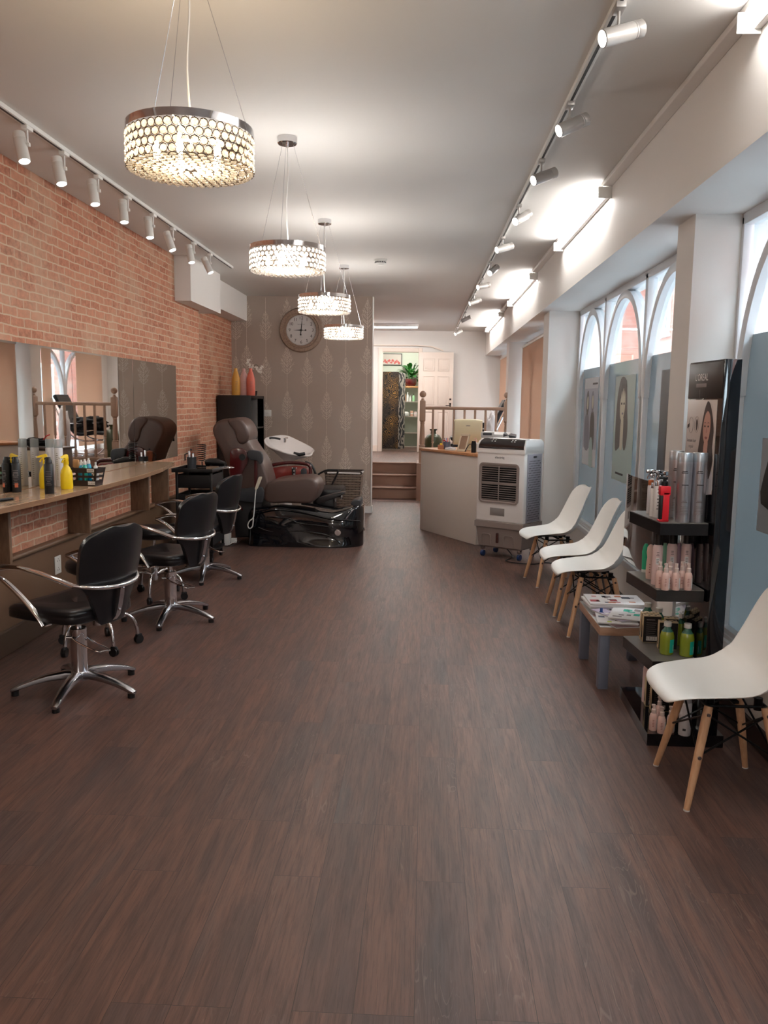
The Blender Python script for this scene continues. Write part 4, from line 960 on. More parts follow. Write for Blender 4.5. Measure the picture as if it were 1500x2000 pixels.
for k in range(60):
    a = R(6*k); r1, r2 = .187, .187+(.008 if k % 5 else .012); q.cyl((r1*math.cos(a), -.016, r1*math.sin(a)), (r2*math.cos(a), -.016, r2*math.sin(a)), .0012, seg=4)
q.build('minute_marks', INK, t, smooth=False)
q = MB().loft([[(-.004, -.0175, -.06), (.004, -.0175, -.06), (.004, -.019, -.06), (-.004, -.019, -.06)], [(-.006, -.0175, .05), (.006, -.0175, .05), (.006, -.019, .05), (-.006, -.019, .05)], [(.0, -.0175, .15), (.003, -.0175, .15), (.003, -.019, .15), (.0, -.019, .15)]]).sphere((0, -.018, -.06), .011, 8, sc=(1, .2, 1)); o = q.build('minute_hand', INK, t); o.rotation_euler = (0, R(5), 0)
q = MB().loft([[(-.06, -.0195, -.004), (-.06, -.0195, .004), (-.06, -.021, .004), (-.06, -.021, -.004)], [(.02, -.0195, -.006), (.02, -.0195, .006), (.02, -.021, .006), (.02, -.021, -.006)]]).loft([[(-.10, -.0195, -.001), (-.10, -.0195, .001), (-.10, -.021, .001), (-.10, -.021, -.001)], [(.0, -.0195, -.008), (.0, -.0195, .008), (.0, -.021, .008), (.0, -.021, -.008)]]).sphere((.06, -.02, 0), .011, 8, sc=(1, .2, 1)).cyl((0, -.02, 0), (.06, -.02, 0), .003, seg=6).sphere((0, -.02, 0), .013, 10, sc=(1, .3, 1)); q.build('hour_hand', INK, t)
# ================================================================ SMALL THINGS AND THE REAR OF THE SALON
def lines(mb, x0, x1, z0, n, dz, y, mi=0, seed=1, h=.0012):
    q = random.Random(seed)
    for k in range(n):
        w_ = (x1-x0)*q.uniform(.55, 1); c_ = (x0+x1)/2
        mb.box(c_-w_/2, c_+w_/2, y-.0004, y, z0-k*dz-h, z0-k*dz+h, mi)
def aero(name, loc, label, cat, r, h, body, capm, group=None, cap_h=.03, rz=0, cap_r=.92, shoulder=True, dome=False):
    t = thing(name, label, cat, loc, rz, group)
    hb = h-cap_h
    prof = [(.0001, 0), (r*.96, 0), (r, .003), (r, hb-.008 if shoulder else hb), (r*.9, hb), (.0001, hb)]
    MB().lathe(prof, 28, cap=False).build('body', body, t)
    cp = [(.0001, hb), (r*cap_r, hb), (r*cap_r, h-.004), (r*cap_r*.93, h), (.0001, h)]
    if dome: cp = [(.0001, hb), (r*cap_r, hb), (r*cap_r, h-.012), (r*cap_r*.8, h-.003), (.0001, h)]
    MB().lathe(cp, 28, cap=False).build('cap', capm, t)
    return t
def wraplabel(t, r, z0, z1, a0, a1, m_, name='label', rr=.0006, n=12, lab=None):
    q = MB(); rows = [[((r+rr)*math.cos(a0+(a1-a0)*k/n), (r+rr)*math.sin(a0+(a1-a0)*k/n), z) for k in range(n+1)] for z in (z0, z1)]
    return q.grid(rows).build(name, m_, t)
def wrapmarks(t, r, z0, n, dz, a0, a1, m_, seed=3, h=.0014, name='print'):
    q = MB(); g = random.Random(seed); ac = (a0+a1)/2
    for k in range(n):
        w_ = (a1-a0)*g.uniform(.5, 1)/2; z = z0-k*dz
        q.grid([[((r+.001)*math.cos(ac-w_+2*w_*j/6), (r+.001)*math.sin(ac-w_+2*w_*j/6), zz) for j in range(7)] for zz in (z-h, z+h)])
    return q.build(name, m_, t, smooth=False)
CA = -PI/2   # side turned to the camera
ZC = .945
# yellow trigger bottles
def trigger(loc, rz, label):
    t = thing('spray_bottle', label, 'bottle', loc, rz, 'yellow spray bottles on the counter')
    MB().lathe([(.0001, 0), (.036, 0), (.040, .004), (.041, .02), (.040, .09), (.035, .115), (.022, .137), (.015, .148), (.014, .16), (.0001, .16)], 28, cap=False, sy=.78).build('bottle_body', YELLOW, t)
    MB().lathe([(.0001, .152), (.0165, .152), (.0165, .172), (.0001, .172)], 20, cap=False).loft([[(-.012, -.009, .17), (.012, -.009, .17), (.012, .009, .17), (-.012, .009, .17)], [(-.016, -.01, .195), (.012, -.01, .195), (.012, .01, .195), (-.016, .01, .195)], [(-.045, -.008, .192), (.010, -.008, .212), (.010, .008, .212), (-.045, .008, .192)], [(-.05, -.006, .20), (.0, -.006, .216), (.0, .006, .216), (-.05, .006, .20)]]).build('spray_head', YELLOW, t)
    MB().tube(catmull([(-.015, 0, .188), (-.026, 0, .178), (-.033, 0, .165)], 4), .005, 8).build('trigger', YELLOW, t)
    MB().cyl((-.045, 0, .197), (-.055, 0, .1945), .006, seg=10).build('nozzle', WHITEPL, t); return t
y1 = trigger(tuple(at(91, 954, 'z', ZC)), R(15), 'yellow spray bottle left of the tall clear-topped cans')
dup(y1, tuple(at(131, 955, 'z', ZC)), R(70), 'yellow spray bottle right of the tall clear-topped cans, beside the dark basket')
def blackcan(p, label, h=.215, mark=(206, 92, 50)):
    t = thing('hairspray_can', label, 'can', tuple(p), 0, 'black spray cans on the counter')
    MB().lathe([(.0001, 0), (.0255, 0), (.027, .003), (.027, h*.8), (.023, h*.83), (.0001, h*.83)], 26, cap=False).build('body', BLKPL, t)
    MB().lathe([(.0001, h*.83), (.021, h*.83), (.021, h*.9), (.015, h*.95), (.013, h), (.0001, h)], 22, cap=False).box(-.02, .006, -.008, .008, h*.93, h*.99).build('nozzle', BLKPL, t)
    wrapmarks(t, .027, h*.62, 9, .010, CA-.3, CA+1.0, GREYINK, 5, .001); return t
b1 = blackcan(at(97, 964, 'z', ZC), 'black aerosol can in front of the clear-topped cans, foremost of the bottles')
b2 = blackcan(at(33, 961, 'z', ZC), 'black aerosol can with round emblem and orange tag, leftmost on the counter', .21)
wraplabel(b2, .027, .03, .055, CA+.1, CA+.8, mat('orange_label', (206, 106, 70), .5), 'tag')
q = MB(); 
for k in range(2): q.tube([((.0275)*math.cos(CA+.35+.55*math.cos(g)*(1-.3*k)), .0275*math.sin(CA+.35+.55*math.cos(g)*(1-.3*k)), .105+.016*math.sin(g)*(1-.3*k)) for g in [2*PI*j/20 for j in range(20)]], .0008, 4, closed=True)
q.build('emblem', GREYINK, b2)
CLEARCAP = pane('clear_plastic_cap', (225, 230, 230), rough=.05, frost=.35, fcol=(220, 226, 228))
for (px_, py_), lb in (((100, 948), 'tall pearl can with clear cap, behind the foremost black can'), ((117, 949), 'tall pearl can with clear cap, next to the right yellow bottle')):
    t = aero('hairspray_can', tuple(at(px_, py_, 'z', ZC)), lb, 'can', .026, .30, SILVERW, CLEARCAP, 'tall pearl cans on the counter', .055, cap_r=1.0)
    wrapmarks(t, .026, .21, 14, .0125, CA-.25, CA+.25, GREYINK, 8, .0016)
# coiled chrome dryer holders
def coil(loc, label, r=.042, n=7, rz=0):
    t = thing('hairdryer_holder', label, 'holder', loc, rz, 'spiral hairdryer holders')
    MB().lathe([(.0001, 0), (.05, 0), (.05, .01), (.0001, .014)], 24, cap=False).build('base', CHROME, t)
    MB().cyl((0, 0, .01), (0, 0, .07), .006, seg=10).build('stem', CHROME, t)
    MB().tube([((r*(.75+.35*k/(n*16)))*math.cos(2*PI*k/16), (r*(.75+.35*k/(n*16)))*math.sin(2*PI*k/16), .07+k*.0155/16*1.2) for k in range(n*16)], .0035, 6).build('coil', CHROME, t); return t
h0 = coil(tuple(at(-8, 964, 'z', ZC)), 'chrome spiral hairdryer holder at the left edge of the counter')
t = thing('hair_comb', 'black comb case lying on the counter at the left edge', 'comb', tuple(at(6, 979, 'z', ZC)), R(70))
MB().rbox(-.10, .06, -.014, .014, 0, .016, .005).build('case', BLKPL, t); q = MB()
for k in range(24): q.box(-.09+k*.006, -.0875+k*.006, -.024, -.013, .004, .008)
q.build('teeth', BLKPL, t, smooth=False)
# dark basket BEER STASH with bottles
bp_ = at(168, 949, 'z', ZC)+Vector((-.01, .055, 0))
t = thing('storage_basket', 'dark brown slotted basket with pale lettered tags, filled with blue bottles', 'basket', tuple(bp_), R(-6))
DKBR = mat('dark_brown_plastic', (44, 32, 30), .45, noise=.05)
q = MB(); W0, D0, W1, D1, HH = .075, .05, .095, .062, .115
def wallp(z): 
    s = z/HH; return W0+(W1-W0)*s, D0+(D1-D0)*s
for z0, z1 in ((0, .035), (.052, .066), (.083, .115)):
    a0_, b0_ = wallp(z0); a1_, b1_ = wallp(z1)
    r0 = [(-a0_, -b0_, z0), (a0_, -b0_, z0), (a0_, b0_, z0), (-a0_, b0_, z0)]; r1 = [(-a1_, -b1_, z1), (a1_, -b1_, z1), (a1_, b1_, z1), (-a1_, b1_, z1)]
    e = .004; i0 = [(x-math.copysign(e, x), y-math.copysign(e, y), z) for x, y, z in r0]; i1 = [(x-math.copysign(e, x), y-math.copysign(e, y), z) for x, y, z in r1]
    q.loft([r0, r1, i1, i0, r0], cap=False)
for sx in (-1, 1):
    for sy in (-1, 1):
        q.loft([[(sx*(W0-.012), sy*D0, 0), (sx*W0, sy*D0, 0), (sx*W0, sy*(D0-.012), 0)], [(sx*(W1-.012), sy*D1, HH), (sx*W1, sy*D1, HH), (sx*W1, sy*(D1-.012), HH)]])
q.box(-W0, W0, -D0, D0, 0, .004); q.box(-.004, .004, -D1+.004, -D0, .03, .09)
q.build('basket_body', DKBR, t)
for z, txt in ((.10, 'BEER'), (.018, 'STASH')):
    a_, b_ = wallp(z); MB().box(a_*.0+.030, .078, -b_-.0025, -b_-.0005, z-.011, z+.011).build('tag', PAPER, t, smooth=False)
    text('lettering', txt, .017, INK, frame((.054, -b_-.0028, z), (1, 0, 0), (0, .1, 1)), t, .0002)
AQUA = mat('aqua_bottle', (20, 150, 190), .15, coat=.5); AQUAG = mat('green_aqua_bottle', (30, 168, 150), .15, coat=.5)
for k, (dx, dy, m_, hh_) in enumerate(((-.03, -.02, AQUA, .16), (-.004, -.024, AQUAG, .165), (.0, .018, AQUA, .17), (-.055, .01, AQUAG, .12))):
    c_, s_ = math.cos(R(-6)), math.sin(R(-6)); L_ = bp_+Vector((dx*c_-dy*s_, dx*s_+dy*c_, .005))
    bt = thing('product_bottle', ['blue bottle with white top, front left in the dark basket', 'green-blue bottle with white top, front middle in the dark basket', 'blue bottle with white top, at the back of the dark basket', 'short green bottle low in the left of the dark basket'][k], 'bottle', tuple(L_), 0, 'bottles in the dark basket')
    MB().lathe([(.0001, 0), (.0165, 0), (.0175, .003), (.0175, hh_*.68), (.010, hh_*.8), (.0001, hh_*.8)], 18, cap=False).build('bottle_body', m_, bt)
    MB().lathe([(.0001, hh_*.78), (.011, hh_*.78), (.011, hh_*.9), (.006, hh_*.94), (.006, hh_), (.0001, hh_)], 14, cap=False).build('cap', WHITEPL, bt)
L_ = bp_+Vector((.055, .0, .005))
bt = thing('product_bottle', 'white-nozzled bottle at the right end of the dark basket', 'bottle', tuple(L_), 0, 'bottles in the dark basket')
MB().lathe([(.0001, 0), (.018, 0), (.019, .003), (.019, .085), (.013, .10), (.0001, .10)], 18, cap=False).build('bottle_body', WHITEPL, bt); MB().lathe([(.0001, .10), (.014, .10), (.012, .118), (.006, .125), (.006, .145), (.0001, .145)], 14, cap=False).build('cap', WHITEPL, bt)
bt = thing('hair_brush', 'tan wooden brush head sticking out of the dark basket', 'brush', tuple(bp_+Vector((-.075, .012, .005))), 0)
MB().tube([(0, 0, .0), (-.004, 0, .10)], .007, 10).build('handle', FIN, bt); MB().rbox(-.024, .016, -.012, .012, .10, .16, .008).build('brush_head', mat('tan_wood', (190, 142, 92), .5), bt)
# ---- coloured bottles, orchid on the bookcase
def bigbottle(px_, m_, label, y=10.42):
    p = at(px_, 768, 'y', y); t = thing('shampoo_bottle', label, 'bottle', (p.x, y, 1.57), 0, 'large salon bottles on the bookcase')
    MB().lathe([(.0001, 0), (.050, 0), (.055, .006), (.055, .17), (.051, .215), (.034, .275), (.022, .305), (.0001, .305)], 30, cap=False, sy=.8).build('bottle_body', m_, t)
    MB().lathe([(.0001, .303), (.021, .303), (.021, .335), (.018, .34), (.0001, .34)], 20, cap=False).build('cap', m_, t)
    wrapmarks(t, .055*.9, .17, 6, .02, CA-.1, CA+.8, GREYINK, 4, .0012); return t
bigbottle(461, mat('amber_yellow', (226, 172, 84), .4, noise=.02), 'large amber-yellow bottle, left of the three on the bookcase')
bigbottle(476.5, mat('pale_pink_gloss', (220, 178, 174), .4, noise=.02), 'large pale pink bottle, middle of the three on the bookcase', 10.46)
bigbottle(490, mat('coral_gloss', (226, 122, 104), .4, noise=.02), 'large coral bottle, right of the three on the bookcase', 10.42)
p = at(497, 768, 'y', 10.75)
t = thing('orchid', 'white orchid spray in a small dark pot behind the coral bottle', 'flower', (p.x, 10.75, 1.57))
MB().lathe([(.0001, 0), (.03, 0), (.038, .06), (.034, .06), (.03, .05), (.0001, .05)], 18, cap=False).build('pot', BLKPL, t)
st = catmull([(0, 0, .05), (-.01, 0, .2), (-.02, 0, .33), (.02, 0, .40), (.08, 0, .36)], 5)
MB().tube(st, .003, 6).tube(catmull([(-.015, 0, .25), (-.05, 0, .36), (-.085, 0, .42)], 4), .003, 6).build('stem', VASEG, t)
PET = mat('white_petal', (236, 232, 224), .6, sub=.1); q = MB(); g = random.Random(4)
for c in [(-.09, 0, .43), (-.065, -.01, .40), (-.05, 0, .36), (-.03, .01, .35), (-.02, 0, .38), (.03, 0, .36), (.05, -.01, .33), (.08, 0, .35), (.10, 0, .37), (.075, .01, .31), (-.075, 0, .46)]:
    for k in range(5):
        a = 2*PI*k/5+g.random(); M = Matrix.Translation(c) @ Matrix.Rotation(g.uniform(-.5, .5), 4, 'X') @ Matrix.Rotation(a, 4, 'Y')
        q.sphere((.014, 0, 0), .014, 8, sc=(1, .25, .6), M=M)
q.build('petals', PET, t)
# ---- black trolley
a = at(431, 1096, 'z', 0); 
tx, ty = -2.12, 7.62
t = thing('salon_trolley', 'black salon trolley with trays between the counter and the pedicure chair', 'trolley', (tx, ty, 0))
for z, h_ in ((.845, .035), (.70, .12), (.52, .12), (.34, .12), (.16, .12)):
    q = MB(); x0, x1, y0, y1 = -.16, .17, -.21, .21
    if z > .8: x0, y0, x1 = -.19, -.25, .19
    q.rbox(x0, x1, y0, y1, z, z+.008, .003)
    for A in ((x0, x1, y0, y0+.008), (x0, x1, y1-.008, y1), (x0, x0+.008, y0, y1), (x1-.008, x1, y0, y1)): q.rbox(A[0], A[1], A[2], A[3], z, z+h_, .003)
    q.build('tray', BLKPL, t)
for sx in (-.155, .165):
    for sy in (-.2, .2): MB().rbox(sx-.012, sx+.012, sy-.012, sy+.012, .09, .85, .004).build('post', BLKPL, t)
MB().rbox(-.17, .18, -.22, .22, .09, .12, .006).build('base', BLKPL, t)
for sx in (-.14, .15):
    for sy in (-.18, .18):
        c_ = Vector((sx, sy, .034)); q = MB().cyl(c_+Vector((-.012, 0, 0)), c_+Vector((.012, 0, 0)), .033, seg=18).rbox(sx-.016, sx+.016, sy-.015, sy+.015, .04, .095, .004); w_ = q.build('castor', BLKPL, t)
        MB().cyl(c_+Vector((-.013, 0, 0)), c_+Vector((.013, 0, 0)), .017, seg=14).build('castor_hub', SATIN, w_)
MB().tube(catmull([(.19, .1, .86), (.27, .12, .865), (.29, .17, .865), (.26, .21, .865), (.17, .20, .865)], 5), .007, 8).build('appliance_hook', CHROME, t)
T0 = Vector((tx, ty, .853))
th = coil(tuple(T0+Vector((.0, .10, 0))), 'dark spiral hairdryer holder standing on the black trolley', .04, 9)
for c_ in th.children: c_.data.materials[0] = BLKMET
t = thing('hair_dryer', 'black hairdryer resting on the back of the trolley tray', 'hairdryer', tuple(T0+Vector((.10, .19, .047))), R(-20))
MB().tube([(-.09, 0, .0), (-.05, 0, .008), (.02, 0, .01), (.07, 0, .004), (.12, 0, -.002)], [.036, .042, .04, .03, .02], 18).build('barrel', BLKPL, t); MB().tube([(-.02, 0, -.02), (-.01, -.08, -.03)], .014, 10).build('handle', BLKPL, t)
t = thing('clipper_stand', 'dark tub with silver clips on the black trolley', 'container', tuple(T0+Vector((-.10, .10, 0))))
MB().lathe([(.0001, 0), (.04, 0), (.045, .11), (.04, .11), (.036, .01), (.0001, .01)], 20, cap=False).build('tub', DKGREY, t); MB().rbox(-.03, -.01, -.01, 0, .02, .17, .003).rbox(.005, .025, -.01, .01, .02, .15, .003).build('clips', SATIN, t)
t = thing('moka_pot', 'small copper-toned pot with black knob behind the trolley tub', 'pot', tuple(T0+Vector((-.13, .19, 0))))
MB().lathe([(.0001, 0), (.03, 0), (.024, .06), (.034, .15), (.0001, .165)], 8, cap=False).build('pot_body', mat('copper_tone', (188, 120, 92), .3, .8), t); MB().sphere((0, 0, .175), .010, 10).build('knob', BLKPL, t); MB().tube([(-.03, 0, .14), (-.06, 0, .13), (-.06, 0, .07)], .006, 8).build('handle', BLKPL, t)
t = thing('wooden_block', 'tan wooden brush block on the edge of the trolley tray', 'block', tuple(T0+Vector((.12, .03, 0))), R(20)); MB().rbox(-.06, .06, -.02, .02, 0, .03, .004).build('block_body', FIN, t)
t = thing('towel', 'folded pale grey towel in the second trolley tray', 'towel', (tx-.0, ty-.10, .711)); MB().rbox(-.12, .12, -.08, .08, 0, .012, .005).rbox(-.118, .118, -.078, .08, .013, .024, .005).build('folded_cloth', mat('pale_grey_cloth', (176, 180, 190), .8, bump=.2), t)
# ---- balustrade on the platform
t = thing('balustrade', 'taupe painted wooden balustrade with turned spindles along the raised floor', 'balustrade', (.55, 12.72, ZP))
def newel(x, zt):
    q = MB().rbox(-.045, .045, -.045, .045, 0, .30, .004).lathe([(.046, .30), (.05, .315), (.036, .325), (.040, .34), (.043, .40), (.036, .56), (.030, .64), (.036, .655), (.030, .67), (.045, .69), (.045, .70)], 24)
    q.rbox(-.045, .045, -.045, .045, .70, zt-.17, .006); q.lathe([(.045, zt-.17), (.03, zt-.155), (.02, zt-.14), (.024, zt-.13), (.0001, zt-.13)], 20, cap=False).sphere((0, 0, zt-.07), .052, 20)
    o = q.build('newel_post', RAILP, t); o.location = (x-.55, 0, 0); return o
n1 = at(826, 770, 'y', 12.72); n2 = at(991, 768, 'y', 12.72)
zt = n1.z-ZP+.07
newel(n1.x, zt); newel(n2.x, zt)
zr = at(900, 797, 'y', 12.72).z-ZP
MB().rbox(n1.x-.51, n2.x-.59, -.032, .032, zr-.03, zr+.02, .012).build('handrail', RAILP, t)
MB().rbox(n1.x-.51, n2.x-.59, -.03, .03, .0, .05, .006).build('base_rail', RAILP, t)
for k in range(7):
    x = n1.x+(n2.x-n1.x)*(k+1)/8; hh_ = zr-.03
    q = MB().rbox(-.019, .019, -.019, .019, .045, .16, .003).lathe([(.019, .16), (.021, .17), (.013, .18), (.02, .20), (.016, .26), (.012, .34), (.019, .36), (.012, .375), (.018, .39)], 14).rbox(-.017, .017, -.017, .017, .39, hh_, .003)
    o = q.build('spindle', RAILP, t); o.location = (x-.55, 0, 0)
# green vase on the platform
p = at(848, 868, 'z', ZP); p = at(846, 868, 'y', 13.0)
t = thing('vase', 'large dark green ceramic vase on the raised floor behind the balustrade', 'vase', (p.x, 13.05, ZP))
vz = at(846, 838, 'y', 13.05).z-ZP
MB().lathe([(.0001, 0), (.11, 0), (.135, .03), (.14, vz*.55), (.135, vz*.72), (.10, vz*.82), (.045, vz*.87), (.04, vz*.94), (.06, vz*.985), (.06, vz), (.05, vz), (.035, vz*.93), (.0001, vz*.8)], 36, cap=False).build('vase_body', VASEG, t)
# reclining lounge chair with clothes behind the balustrade
t = thing('lounge_chair', 'black tufted lounge chair with chrome frame on the raised floor', 'chair', (.86, 13.85, ZP), R(180))
rows = []
prof = catmull([(.42, 0, .34), (.2, 0, .36), (-.05, 0, .33), (-.2, 0, .40), (-.32, 0, .62), (-.44, 0, .88), (-.5, 0, 1.0)], 5)
MB().grid([[Vector((p_.x, y, p_.z+.012*abs(math.sin(i*.9)))) for y in [-.26+k*.052 for k in range(11)]] for i, p_ in enumerate(prof)]).build('cushion', BLKLEA, t, ang=80); mods(t.children[0], solid=.07, sub=1)
for s in (-.28, .28): MB().tube(catmull([(-.5, s, .98), (-.35, s, .62), (-.18, s, .35), (.05, s, .26), (.35, s, .28), (.42, s, .2), (.2, s, .02), (-.3, s, .02)], 5), .013, 8).tube([(-.25, s, .55), (.25, s, .56)], .012, 8).build('side_frame', CHROME, t)
MB().cyl((-.3, -.28, .02), (-.3, .28, .02), .012).cyl((.2, -.28, .02), (.2, .28, .02), .012).build('cross_tube', CHROME, t)
def blob(name, loc, sc, m_, label, cat, seed, rough=.18, group=None):
    bm = bmesh.new(); bmesh.ops.create_icosphere(bm, subdivisions=4, radius=1); g = random.Random(seed); ph = [g.uniform(0, 6) for _ in range(9)]
    for v in bm.verts:
        x, y, z = v.co; d = 1+rough*(math.sin(4*x+ph[0])*math.cos(3*y+ph[1])+.6*math.sin(9*y+ph[2]+3*z)+.4*math.sin(13*z+ph[3]+5*x)+.3*math.sin(21*x+ph[4])); v.co = Vector((x*sc[0], y*sc[1], max(z, -.8)*sc[2]))*d
    bm.verts.index_update(); q = MB().add([v.co for v in bm.verts], [[v.index for v in f.verts] for f in bm.faces]); bm.free()
    zmin = min(v[2] for v in q.v); q.v = [(v[0], v[1], v[2]-zmin) for v in q.v]
    return tag(q.build(name, m_, loc=loc, ang=90), label, cat, group)
SUEDE = mat('black_cloth', (22, 22, 26), .85, bump=.3, bscale=90)
blob('coat', (.78, 13.75, ZP+.42), (.25, .20, .13), SUEDE, 'heap of black coats on the seat of the lounge chair', 'coat', 3)
blob('towel', (1.06, 13.36, ZP+.0), (.09, .09, .42), mat('white_towel', (226, 226, 228), .8, bump=.3), 'white towel bundled upright beside the lounge chair', 'towel', 12, .12)
# cabinet below the platform, seen in the mirror
t = thing('cabinet', 'cream fronted cabinet with dark walnut top behind the reception desk', 'cabinet', (.40, 11.1, 0))
WAL = wood_mat('walnut_board', (84, 58, 44), (62, 42, 32), (3, 14, 14), .35, 5)
MB().rbox(-.35, .35, -.21, .22, .0, .81, .003).build('carcass', WAL, t); MB().rbox(-.38, .38, -.25, .24, .81, .84, .004).build('top', WAL, t)
CRM = mat('cream_front', (196, 182, 162), .35, noise=.02)
for x0 in (-.345, .005):
    d_ = MB().rbox(x0, x0+.34, -.232, -.211, .05, .80, .003).build('door', CRM, t); MB().rbox(x0+.09, x0+.22, -.242, -.232, .69, .70, .003).build('handle', BLKMET, d_)
t = thing('handbag', 'dark slouchy bag with a red strap on the walnut cabinet', 'bag', (.45, 11.08, .84)); b0 = blob('bag_body', (0, 0, 0), (.18, .10, .06), SUEDE, 'x', 'x', 5)
for k in ('label', 'category'): del b0[k]
b0.parent = t; MB().tube(catmull([(-.1, 0, .08), (-.14, 0, .14), (-.2, 0, .17)], 4), .008, 8).build('strap', RED, t)
# ---- reception desk
dd = Vector((.495, -.869, 0)); dn = Vector((.869, .495, 0)); D0_ = Vector((-.04, 9.75, 0))
t = thing('reception_desk', 'white panelled reception desk with oak top beside the air cooler', 'desk', tuple(D0_), 0)
MD = Matrix((dd, dn, Vector((0, 0, 1)))).transposed().to_4x4()
DESKW = mat('desk_panel_white', (222, 214, 206), .4, noise=.01)
OAKT = wood_mat('oak_top', (206, 152, 110), (184, 128, 86), (3, 14, 14), .35, 5)
MB().rbox(0, 1.22, 0, .02, 0, .945, .002, M=MD).build('front_panel', DESKW, t); MB().rbox(0, .02, .02, .55, 0, .945, .002, M=MD).build('end_panel', DESKW, t); MB().rbox(1.20, 1.22, .02, .55, 0, .945, .002, M=MD).build('end_panel', DESKW, t)
MB().rbox(-.025, 1.24, -.02, .62, .945, .975, .003, M=MD).build('desktop', OAKT, t); MB().rbox(.02, 1.2, .02, .5, .55, .57, .002, M=MD).build('shelf', DESKW, t)
ZD = .975
def dk(px_, deep, off=0):
    "point on the desktop, deep metres behind its front edge, under image column px_"
    best = None
    for k in range(241):
        p = D0_+dd*(k*.005)+dn*deep+Vector((0, 0, ZD)); v = p-CAM; e = abs(750+F_PX*v.dot(RT)/v.dot(FW)-px_)
        if best is None or e < best[0]: best = (e, p)
    return best[1]
# monitor (seen from behind)
p = dk(913, .30); t = thing('computer_monitor', 'cream desktop monitor seen from behind on the reception desk', 'monitor', tuple(p), R(-4))
mw = (at(941, 840, 'y', p.y).x-at(885, 840, 'y', p.y).x)/2; mt_ = at(912, 820, 'y', p.y).z-ZD
CRB = mat('cream_casing', (214, 204, 172), .4, noise=.02)
MB().loft([[(-mw*s, y, z0), (mw*s, y, z0), (mw*s, y, z1), (mw*s*.5, y, z1+.008), (-mw*s*.5, y, z1+.008), (-mw*s, y, z1)] for y, s, z0, z1 in ((-.05, .90, .09, mt_-.03), (-.035, .97, .07, mt_-.008), (.0, 1.0, .06, mt_), (.02, 1.0, .06, mt_))]).build('casing', CRB, t)
MB().box(-mw*.93, mw*.93, .02, .022, .08, mt_-.02).build('screen', BLKPL, t, smooth=False); MB().rbox(-.12, .12, -.09, .10, 0, .015, .006).rbox(-.04, .04, -.03, .0, .01, .12, .01).build('stand', CRB, t); MB().box(-.02, .025, -.0535, -.05, mt_-.07, mt_-.062).build('maker_badge', GREYINK, t, smooth=False)
# tilted cream picture frame
p = dk(901, .07); t = thing('photo_frame', 'cream photo frame standing angled at the front of the desk', 'frame', (p.x, p.y, ZD), R(-48)); t.rotation_euler = (R(-16), 0, R(-52))
CRF = mat('cream_wood_frame', (226, 214, 190), .45)
q = MB()
for A in ((-.075, -.055, 0, .2), (.055, .075, 0, .2), (-.075, .075, 0, .025), (-.075, .075, .175, .2)): q.rbox(A[0], A[1], -.008, .008, A[2], A[3], .003)
q.build('frame_moulding', CRF, t); MB().box(-.056, .056, -.002, .002, .024, .176).build('picture', mat('beige_picture', (168, 140, 118), .3, noise=.2, nscale=20), t, smooth=False); MB().rbox(-.02, .02, .008, .012, .03, .15, .002).build('strut', CRF, t)
p = dk(873, .14); t = thing('pen_pot', 'slate blue pot with pens on the reception desk', 'pot', (p.x, p.y, ZD))
MB().lathe([(.0001, 0), (.038, 0), (.045, .085), (.041, .085), (.035, .006), (.0001, .006)], 24, cap=False).build('pot_body', mat('slate_blue', (104, 112, 134), .4), t)
for k in range(4): MB().cyl((-.01+.008*k, .01, .01), (-.03+.02*k, .01, .13), .0035, seg=8).build('pen', [INK, mat('blue_pen', (30, 60, 150), .4), RED, INK][k], t)
p = dk(861, .07); t = thing('tea_light_box', 'small terracotta box with a yellow top on the reception desk', 'box', (p.x, p.y, ZD)); MB().rbox(-.035, .035, -.03, .03, 0, .05, .004).build('box_body', mat('terracotta', (170, 110, 78), .5), t); MB().rbox(-.012, .018, -.012, .018, .05, .07, .005).build('topper', YELLOW, t)
p = dk(880, .06); t = thing('stapler', 'white stapler lying on the reception desk', 'stapler', (p.x, p.y, ZD), R(-10)); MB().rbox(-.06, .06, -.018, .018, 0, .014, .005).build('base', WHITEPL, t); MB().loft([[(x, -.015, z0), (x, .015, z0), (x, .012, z1), (x, -.012, z1)] for x, z0, z1 in ((-.06, .014, .03), (.0, .02, .042), (.06, .018, .03))]).build('arm', SATIN, t)
p = dk(929, .20); t = thing('pump_bottle', 'clear bottle with pink pump top on the desk beside the monitor', 'bottle', (p.x, p.y, ZD)); MB().lathe([(.0001, 0), (.026, 0), (.028, .004), (.028, .09), (.012, .105), (.0001, .105)], 20, cap=False).build('bottle_body', WHITEPL, t); MB().lathe([(.0001, .105), (.013, .105), (.013, .125), (.005, .13), (.005, .15), (.0001, .15)], 14, cap=False).box(-.02, .006, -.005, .005, .14, .15).build('pump', PINKD, t)
p = dk(925, .09); t = thing('candle_jar', 'small black jar at the right end of the desk beside the cooler', 'jar', (p.x, p.y, ZD)); MB().lathe([(.0001, 0), (.026, 0), (.026, .11), (.0001, .11)], 20, cap=False).build('jar_body', BLKPL, t); MB().lathe([(.0001, .11), (.022, .11), (.022, .125), (.0001, .125)], 18, cap=False).build('lid', BLKMET, t)
tag(MB().tube(catmull([tuple(dk(908, .05)+Vector((0, 0, .006))), tuple(dk(912, .09)+Vector((0, 0, .05))), tuple(dk(918, .14)+Vector((0, 0, .085))), tuple(dk(922, .2)+Vector((0, 0, .05))), tuple(dk(923, .26)+Vector((0, 0, .006)))], 5), .005, 8).build('power_cable', BLKPL), 'black cable looping up beside the cream photo frame', 'cable')
